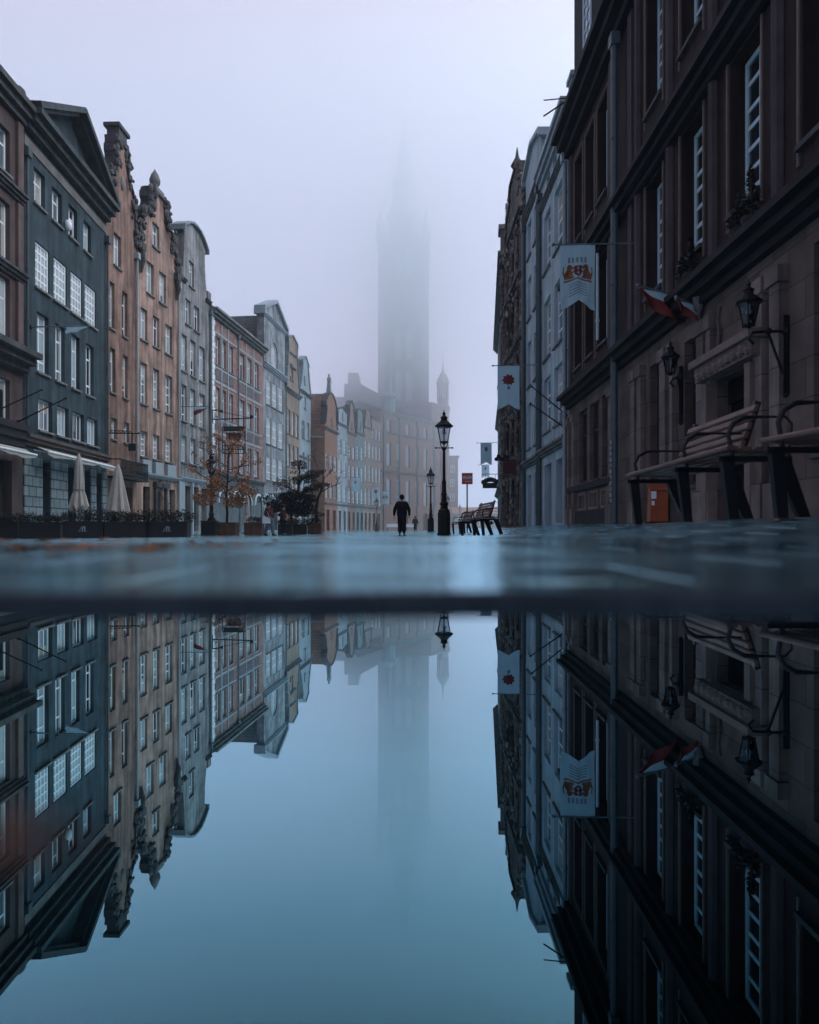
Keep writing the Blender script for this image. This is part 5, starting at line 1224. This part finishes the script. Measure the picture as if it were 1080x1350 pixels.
# ------------------------------------------------------------------ trees
BARK = M('dark_bark', (.035,.028,.025), .9, .3, 6, .4, 15)
OLEAF = M('orange_autumn_leaf', (.34,.135,.055), .8, .3, 2, island=.45); DLEAF = M('dark_evergreen_leaf', (.020,.021,.024), .75, .3, 2, island=.45); BLEAF = M('brown_dry_leaf', (.13,.085,.06), .8, .3, 2, island=.4)
def branchy(mb, a, d, L, r, depth, rnd, tips, n=3, spread=.7, up=.25):
    pts = [Vector(a)]; dd = Vector(d).normalized(); k = 4
    for i in range(k):
        dd = (dd+Vector((rnd.uniform(-.25,.25), rnd.uniform(-.25,.25), rnd.uniform(-.1,.2)))).normalized(); pts.append(pts[-1]+dd*L/k)
    mb.tube(pts, [r*(1-.55*i/k) for i in range(k+1)], 6)
    tips += pts[2:]
    if depth > 0:
        for _ in range(n):
            nd = (dd+Vector((rnd.uniform(-1,1), rnd.uniform(-1,1), rnd.uniform(-.4,.8)))*spread+Vector((0,0,up))).normalized()
            branchy(mb, pts[rnd.randint(2, k)], nd, L*rnd.uniform(.55,.8), r*.5, depth-1, rnd, tips, n, spread, up)
x, y, z = put(299, 37.0); rnd = random.Random(11)
t = empty('autumn_tree', (x, y, z)); tag(t, 'small tree with sparse orange autumn leaves behind the left lamp', 'tree')
m = MB(); tips = []; m.tube([(0,0,.5),(.03,0,1.2),(-.03,.02,2.0),(.05,0,3.0),(.1,0,4.4),(.12,.05,5.3)], [.075,.07,.06,.05,.035,.015], 8)
for i in range(15):
    zz = 1.75+i*.22; a = i*2.4; branchy(m, (.02,0,zz), (math.cos(a), .8*math.sin(a), .18+.03*i), 1.75-.06*i-(.5 if i < 2 else 0), .028, 1, rnd, tips, 3, .6, .1)
m.build('trunk', BARK, t, smooth=True)
m = MB()
for p in tips:
    dens = 24 if p.z < 3.2 else 10
    if rnd.random() < .9: leaf_mesh(m, p, (.22,.22,.14), dens, .06, rnd)
for c, r in (((-1.2,0,2.0),(.7,.6,.3)), ((.9,0,2.35),(.9,.7,.35)), ((.5,0,1.8),(.7,.6,.22)), ((-.5,0,2.7),(.6,.5,.3))): leaf_mesh(m, (c[0]+rnd.uniform(-.1,.1),c[1],c[2]), (r[0],r[1],r[2]*1.5), 620, .06, rnd)
m.build('crown', OLEAF, t, merge=False)
x, y, z = put(386, 42.5); rnd = random.Random(5)
t = empty('cloud_pruned_tree', (x, y, z)); tag(t, 'dark dense tree with flat layered foliage above the people', 'tree')
m = MB().tube([(0,0,.3),(-.1,0,1.1),(.05,0,1.9),(.35,0,2.7),(.45,0,3.5),(.4,0,4.5)], [.11,.1,.09,.07,.05,.03], 8)
pads = [((.2,0,1.75),(1.05,.8,.62)),((.75,.1,1.55),(.7,.6,.5)),((-.7,0,1.9),(.75,.6,.38)),((-1.15,.1,1.6),(.5,.4,.28)),((-.15,0,2.35),(.8,.6,.3)),((.95,0,2.2),(.55,.5,.3))]
pads2 = [((-.55,0,3.05),(.6,.5,.32)),((.35,0,4.35),(.52,.4,.18)),((1.3,0,3.75),(.55,.4,.16)),((.75,0,3.55),(.5,.4,.16)),((1.7,0,3.0),(.6,.4,.14)),((.3,0,3.4),(.4,.4,.14)),((1.2,0,2.8),(.6,.4,.13))]
for c, r in pads+pads2: m.tube([(.15+.08*c[2],0,max(.8,c[2]-.5)), ((c[0]+.3)/2,0,c[2]-.2), (c[0],c[1],c[2]-.05)], [.05,.035,.018], 6)
m.build('trunk', BARK, t, smooth=True)
m = MB()
for c, r in pads: leaf_mesh(m, c, r, int(1500*r[0]), .06, rnd)
for _ in range(26):
    c = (rnd.gauss(.1,.75), rnd.gauss(0,.3), rnd.uniform(1.2,2.7)); leaf_mesh(m, c, (rnd.uniform(.2,.45),.3,rnd.uniform(.12,.3)), 130, .06, rnd)
for _ in range(12):
    c = (rnd.gauss(.6,.6), rnd.gauss(0,.3), rnd.uniform(2.6,4.2)); leaf_mesh(m, c, (rnd.uniform(.15,.35),.3,rnd.uniform(.08,.2)), 50, .055, rnd)
for c, r in pads2: leaf_mesh(m, (c[0]+rnd.uniform(-.12,.12),c[1],c[2]+rnd.uniform(-.1,.1)), (r[0]*rnd.uniform(.8,1.1),r[1],r[2]*rnd.uniform(1.2,2.)), int(420*r[0]), .055, rnd)
m.build('crown', DLEAF, t, merge=False)
m = MB()
for c, r in pads2: leaf_mesh(m, (c[0],c[1],c[2]+.08), r, int(420*r[0]), .055, rnd)
m.build('dry_foliage', BLEAF, t, merge=False)
for d, k, lab in ((11.75,.9,'taller dark potted conifer on the brown building ledge, nearest the viewer'),(12.2,.62,'small dark potted conifer just left of the tallest one on the brown building ledge'),(14.35,.75,'dark potted conifer on the brown building ledge beside the middle tall window'),(14.75,.5,'smallest dark potted conifer on the brown building ledge')):
    p = fr.at(S(d), -.27, 5.172-ZR); t = empty('potted_conifer', p); tag(t, lab, 'plant', 'conifers on the ledge')
    MB().lathe([(.12,0),(.17,.2),(.17,.24)], 10).build('pot', BOXD, t); MB().tube([(0,0,.2),(0,0,.2+k*.9)], .02, 6).build('trunk', BARK, t); m = MB()
    for i in range(9): leaf_mesh(m, (0,0,.28+k*i/9), (.24*(1-i/9.5),.24*(1-i/9.5),.09), 40-3*i, .045, rnd)
    m.build('crown', HEDGE, t, merge=False)
x, y, z = put(417, 43.2); rnd = random.Random(8)
t = empty('bare_tree', (x, y, z)); tag(t, 'thin bending nearly leafless tree with one long branch to the right', 'tree')
m = MB(); tips = []; m.tube([(0,0,.4),(.02,0,1.0),(0,0,1.7),(.12,0,2.3),(.38,0,2.9),(.45,0,3.5),(.42,0,4.0)], [.14,.12,.10,.08,.06,.04,.02], 8)
m.tube([(.38,0,2.7),(.8,0,2.95),(1.2,.1,3.1),(1.6,.1,3.3)], [.04,.03,.022,.01], 6)
for a, d, L_ in (((.42,0,3.4),(.4,.2,.5),.8),((.42,0,3.8),(-.5,.2,.5),.9),((1.2,.1,3.1),(.4,.3,.5),.5),((0,0,1.7),(-.6,.1,.4),.8),((.4,0,3.1),(-.7,-.2,.3),.8)): branchy(m, a, d, L_, .022, 2, rnd, tips, 2, .6, .1)
m.build('trunk', BARK, t, smooth=True)
m = MB()
for p in tips:
    if rnd.random() < .4: leaf_mesh(m, p, (.12,.12,.08), 4, .045, rnd)
m.build('crown', BLEAF, t, merge=False)

# ------------------------------------------------------------------ people
SKIN = M('skin', (.34,.21,.16), .6, .1, 8); BLACK = M('black_coat', (.007,.007,.009), .9, .2, 5, .1, 30, spec=.1); DTROU = M('dark_trousers', (.009,.009,.012), .9, .2, 5, spec=.1); JEANS = M('faded_jeans', (.10,.14,.17), .85, .2, 6)
WINE = M('wine_red_cloth', (.07,.018,.022), .85, .2, 5); BAGW = M('white_bag', (.78,.8,.82), .8, .05, 5); HAIR = M('dark_hair', (.015,.012,.011), .6); SHOE = M('dark_shoe', (.012,.012,.013), .5)
def skin(name, nodes, edges, rootn, mat, parent, sub=2):
    names = list(nodes); me = bpy.data.meshes.new(name); me.from_pydata([nodes[k][0] for k in names], [(names.index(a), names.index(b)) for a, b in edges], [])
    o = bpy.data.objects.new(name, me); COL.objects.link(o)
    md = o.modifiers.new('skin', 'SKIN'); md.use_smooth_shade = True; md.branch_smoothing = .3
    for i, k in enumerate(names):
        r = nodes[k][1]; r = r if isinstance(r, tuple) else (r, r)
        me.skin_vertices[0].data[i].radius = r; me.skin_vertices[0].data[i].use_root = (k == rootn)
    sb = o.modifiers.new('sub', 'SUBSURF'); sb.levels = sub; sb.render_levels = sub
    dg = bpy.context.evaluated_depsgraph_get(); dg.update(); ev = o.evaluated_get(dg); nm = bpy.data.meshes.new_from_object(ev)
    o.modifiers.clear(); o.data = nm; nm.materials.clear(); nm.materials.append(mat); o.parent = parent
    for po in nm.polygons: po.use_smooth = True
    return o
def person(label, loc, rz, J, top_mat, leg_mat, hat=None, hair=HAIR, coat_len=.1, sc=1.0):
    """J: joint dict, facing -Y, feet at z=0"""
    t = empty('person', loc, rz); tag(t, label, 'person'); t.scale = (sc,)*3
    N_ = {k: (v[0], v[1]) for k, v in J.items()}
    E = [('pelvis','waist'),('waist','chest'),('chest','neck'),('neck','jaw'),('jaw','crown')]
    for s in 'LR':
        E += [('pelvis','hip'+s),('hip'+s,'knee'+s),('knee'+s,'ankle'+s),('ankle'+s,'toe'+s),('chest','sho'+s),('sho'+s,'elb'+s),('elb'+s,'wri'+s),('wri'+s,'palm'+s)]
        w_ = Vector(N_['wri'+s][0]); pm = Vector(N_['palm'+s][0]); d = (pm-w_).normalized(); side = d.cross(Vector((1,0,0))).normalized(); curl = Vector((-1 if s == 'R' else 1, 0, 0))
        for i, (off, ln) in enumerate(((-.032,.068),(-.011,.078),(.011,.074),(.032,.058))):
            a = pm+side*off+d*.02; b = a+d*ln*.55+curl*.012; c = b+d*ln*.5+curl*.03
            N_['k%d%s' % (i,s)] = (a, .011); N_['m%d%s' % (i,s)] = (b, .010); N_['t%d%s' % (i,s)] = (c, .008); E += [('palm'+s,'k%d%s' % (i,s)),('k%d%s' % (i,s),'m%d%s' % (i,s)),('m%d%s' % (i,s),'t%d%s' % (i,s))]
        a = w_+d*.03-side*.035; b = a+d*.04-side*.025+curl*.01; N_['th'+s] = (a, .013); N_['tt'+s] = (b, .010); E += [('wri'+s,'th'+s),('th'+s,'tt'+s)]
    body = skin('body', N_, E, 'pelvis', SKIN, t)
    # face
    h = Vector(J['jaw'][0]); cr = Vector(J['crown'][0]); mid = (h+cr)/2
    m = MB().ball(mid+Vector((0,-.105,-.0)), .022, 6, (.8,1,1.5)); m.build('nose', SKIN, t, smooth=True)
    m = MB()
    for s in (-1, 1): m.ball(mid+Vector((s*.033,-.088,.03)), .012, 6)
    m.build('eye', HAIR, t, smooth=True); MB().ball(mid+Vector((0,-.088,-.055)), .022, 6, (1.1,.5,.3)).build('mouth', WINE, t, smooth=True)
    m = MB()
    for s in (-1, 1): m.ball(mid+Vector((s*.085,.0,.0)), .03, 6, (.4,.8,1.1))
    m.build('ear', SKIN, t, smooth=True)
    m = MB().ball(mid+Vector((0,.02,.04)), .126, 14, (.92,1.0,1.0)); m.build('hair' if not hat else 'hat', hat or hair, t, smooth=True)
    up = lambda k, r: (J[k][0], r)
    # jacket
    C = {k: (J[k][0], tuple(q*1.3+.025 for q in (J[k][1] if isinstance(J[k][1], tuple) else (J[k][1],)*2))) for k in ('waist','chest','shoL','elbL','shoR','elbR')}
    C['pelvis'] = (Vector(J['pelvis'][0])-Vector((0,0,coat_len)), tuple(q*1.28+.025 for q in J['pelvis'][1])); C['neck'] = (Vector(J['neck'][0])-Vector((0,0,.02)), .075)
    for s in 'LR': C['cuf'+s] = (Vector(J['elb'+s][0]).lerp(Vector(J['wri'+s][0]), .96), .046)
    C['hemtop'] = (Vector(J['pelvis'][0])+Vector((0,0,.06)), tuple(q*1.3+.025 for q in J['pelvis'][1]))
    skin('jacket', C, [('pelvis','hemtop'),('hemtop','waist'),('waist','chest'),('chest','neck')]+[e for s in 'LR' for e in (('chest','sho'+s),('sho'+s,'elb'+s),('elb'+s,'cuf'+s))], 'pelvis', top_mat, t)
    T = {'pelvis': (J['pelvis'][0], tuple(q*1.08+.008 for q in J['pelvis'][1]))}
    for s in 'LR':
        for k, r in (('hip',.135),('knee',.11)): T[k+s] = (J[k+s][0], r)
        T['hem'+s] = (Vector(J['ankle'+s][0])+Vector((0,0,-.01)), .095)
    skin('trousers', T, [e for s in 'LR' for e in (('pelvis','hip'+s),('hip'+s,'knee'+s),('knee'+s,'hem'+s))], 'pelvis', leg_mat, t)
    for s in 'LR':
        a = Vector(J['ankle'+s][0]); b = Vector(J['toe'+s][0]); d = (b-a); d.z = 0; d.normalize()
        m = MB().tube([a-d*.06+Vector((0,0,-.035)), a+d*.02+Vector((0,0,-.03)), b-d*.02+Vector((0,0,-.004)), b+d*.03+Vector((0,0,-.006))], [.045,.055,.045,.025], 8)
        m.build('shoe', SHOE, t, smooth=True)
    return t
V = Vector
def joints(hipw=.09, stride=(0.,0.), handL=(.36,-.02,.82), handR=(-.36,-.02,.82), elbL=(.31,.03,1.12), elbR=(-.31,.03,1.12), kneeL=None, kneeR=None, lean=0.):
    aL, aR = stride
    J = {'pelvis': (V((0,0,.96)), (.18,.13)), 'waist': (V((0,lean*.4,1.14)), (.185,.135)), 'chest': (V((0,lean,1.36)), (.22,.15)), 'neck': (V((0,lean*1.2,1.52)), .058), 'jaw': (V((0,lean*1.3-.01,1.60)), (.068,.075)), 'crown': (V((0,lean*1.3,1.715)), (.082,.092)),
      'shoL': (V((.19,lean,1.43)), .07), 'shoR': (V((-.19,lean,1.43)), .07), 'elbL': (V(elbL), .048), 'elbR': (V(elbR), .048), 'wriL': (V(handL), .030), 'wriR': (V(handR), .030)}
    for s, a, k in (('L', aL, kneeL), ('R', aR, kneeR)):
        x = hipw if s == 'L' else -hipw
        J['hip'+s] = (V((x,0,.88)), .092); J['knee'+s] = (V(k) if k else V((x*1.05, a*.5-.03, .49)), .062); J['ankle'+s] = (V((x*1.08, a, .085)), .042); J['toe'+s] = (V((x*1.25, a-.16, .035)), (.04,.03))
        w_ = J['wri'+s][0]; e = J['elb'+s][0]; J['palm'+s] = (w_+(w_-e).normalized()*.07, (.040,.02))
    return J
# man walking away from the camera (faces +Y)
x, y, z = put(530, 30.8)
person('man in black coat and cap walking away up the middle of the street', (x, y, z), R(180), joints(.09, (-.16,.18), (.35,.13,.83), (-.34,-.16,.84), (.325,.08,1.12), (-.325,.0,1.11)), BLACK, DTROU, hat=BLACK, coat_len=.24)
x, y, z = put(355, 35.0)
person('woman in dark top and pale jeans walking with a white bag at her hip', (x, y, z), R(60), joints(.085, (-.2,.2), (.20,-.26,1.02), (-.22,-.2,1.0), (.27,.06,1.12), (-.28,.05,1.1)), WINE, JEANS, sc=.95)
tb = empty('shoulder_bag', (x-.1, y-.2, z+.62)); tag(tb, 'white shoulder bag hanging at the walking woman\'s hip', 'bag')
MB().add([(-.2,-.06,-.0),(.2,-.06,0),(.2,.06,0),(-.2,.06,0),(-.17,-.045,.34),(.17,-.045,.34),(.17,.045,.34),(-.17,.045,.34)], [(0,3,2,1),(4,5,6,7),(0,1,5,4),(1,2,6,5),(2,3,7,6),(3,0,4,7)]).build('bag_body', BAGW, tb); MB().tube([(-.13,0,.33),(-.06,.0,.6),(.06,0,.6),(.13,0,.33)], .012, 6).build('strap', BAGW, tb)
x, y, z = put(373.5, 38.2)
person('person in wine red coat standing beside the dark planter hedge', (x, y, z), R(100), joints(.085, (0.,.04), (.2,-.25,1.08), (-.26,-.12,.95)), WINE, DTROU, coat_len=.2, sc=.95)
x, y, z = put(547.5, 84.0)
person('tiny far person in dark clothes right of the walking man', (x, y, z), R(180), joints(.09, (-.1,.1)), BLACK, DTROU, hat=BLACK)

# white market tables far off beside the walking man
for i, (px, d, lab) in enumerate(((520, 92.0, 'white covered market table left of the walking man'), (538.5, 95.0, 'white covered market table behind the walking man'))):
    x, y, z = put(px, d); t = empty('market_table', (x, y, z)); tag(t, lab, 'table', 'white market tables')
    MB().box(-1.0,1.0,-.5,.5,.9,.95).add([(-1.02,-.52,.96),(1.02,-.52,.96),(1.02,.52,.96),(-1.02,.52,.96),(-1.05,-.56,.5),(1.05,-.56,.5),(1.05,.56,.5),(-1.05,.56,.5)], [(0,1,2,3),(0,4,5,1),(1,5,6,2),(2,6,7,3),(3,7,4,0)]).build('tablecloth', BAGW, t)
    for a in (-.9, .9):
        for b in (-.4, .4): MB().bar((a,b,-.05),(a,b,.9),.05).build('leg', IRON, t)

# fallen leaves lying on the wet paving
m = MB(); rnd = random.Random(21)
def leaf(x, y, s):
    a = rnd.uniform(0, 6.28); z = gz(x, y)+.004; c, sn = math.cos(a)*s, math.sin(a)*s
    m.add([(x-c,y-sn,z+.002),(x-.3*c+.45*sn,y-.3*sn-.45*c,z+rnd.uniform(0,.008)),(x+c,y+sn,z+rnd.uniform(0,.01)),(x-.3*c-.45*sn,y-.3*sn+.45*c,z+rnd.uniform(0,.008))], [(0,1,2,3)])
for _ in range(70): leaf(rnd.gauss(-.62,.14), rnd.gauss(1.25,.12), rnd.uniform(.018,.035))
for _ in range(60): leaf(rnd.gauss(-1.1,.35), rnd.gauss(2.2,.35), rnd.uniform(.018,.035))
for _ in range(160): leaf(rnd.gauss(-8.8,1.4), rnd.uniform(30,37), rnd.uniform(.03,.05))
for _ in range(160): leaf(rnd.uniform(-6,4.5), rnd.uniform(2.5,26), rnd.uniform(.02,.04))
tag(m.build('fallen_leaves', OLEAF, merge=False), 'scattered orange fallen leaves on the wet paving', 'leaves', kind='stuff')

# one wet leaf floating on the puddle close to the lens
m = MB(); c0 = V((-.068, .108, .0012)); n_ = 16
m.add([c0]+[c0+V(((.011+.004*(k % 4 == 0))*math.cos(2*math.pi*k/n_), (.007+.003*(k % 4 == 2))*math.sin(2*math.pi*k/n_), .0006*math.sin(k*2))) for k in range(n_)], [(0, 1+k, 1+(k+1) % n_) for k in range(n_)])
m.tube([c0+V((.010,0,.0004)), c0+V((.02,.004,.001))], .0006, 5)
tag(m.build('floating_leaf', M('wet_brown_leaf', (.12,.055,.035), .6, .3, 60)), 'small brown leaf floating on the puddle at the left edge', 'leaf')

# ------------------------------------------------------------------ air
def volume(name, b, dens, aniso, col, grad=None):
    o = MB().box(*b).build(name, None); mt = bpy.data.materials.new(name+'_air'); mt.use_nodes = True; q = mt.node_tree; q.nodes.clear()
    ou = q.nodes.new('ShaderNodeOutputMaterial'); pv = q.nodes.new('ShaderNodeVolumePrincipled'); pv.inputs['Color'].default_value = (*col, 1); pv.inputs['Density'].default_value = dens; pv.inputs['Anisotropy'].default_value = aniso
    if grad:
        tc = q.nodes.new('ShaderNodeTexCoord'); sx = q.nodes.new('ShaderNodeSeparateXYZ'); q.links.new(tc.outputs['Object'], sx.inputs[0])
        def mr(sock, a, b_, c, d):
            x_ = q.nodes.new('ShaderNodeMapRange'); x_.interpolation_type = 'SMOOTHSTEP'; q.links.new(sock, x_.inputs[0])
            for i, k in enumerate((a, b_, c, d)): x_.inputs[1+i].default_value = k
            return x_.outputs[0]
        def ml(a, b_):
            x_ = q.nodes.new('ShaderNodeMath'); x_.operation = 'MULTIPLY'; q.links.new(a, x_.inputs[0]); q.links.new(b_, x_.inputs[1]); return x_.outputs[0]
        q.links.new(ml(mr(sx.outputs['Z'], *grad[0]), mr(sx.outputs['Y'], *grad[1])), pv.inputs['Density'])
    q.links.new(pv.outputs[0], ou.inputs['Volume']); o.data.materials.append(mt); o['kind'] = 'stuff'; return o
volume('haze', (-140, 140, -45, 260, -1.6, 84), .0006, .25, (.86,.93,1.0))
lc = volume('mist', (-100, 100, 44, 123, -1.4, 83.5), .03, .80, (.972,.991,1.0), ((0, 44, .006, .067), (52, 116, 0, 1)))
lc['label'] = 'mist bank that swallows the upper town hall tower'
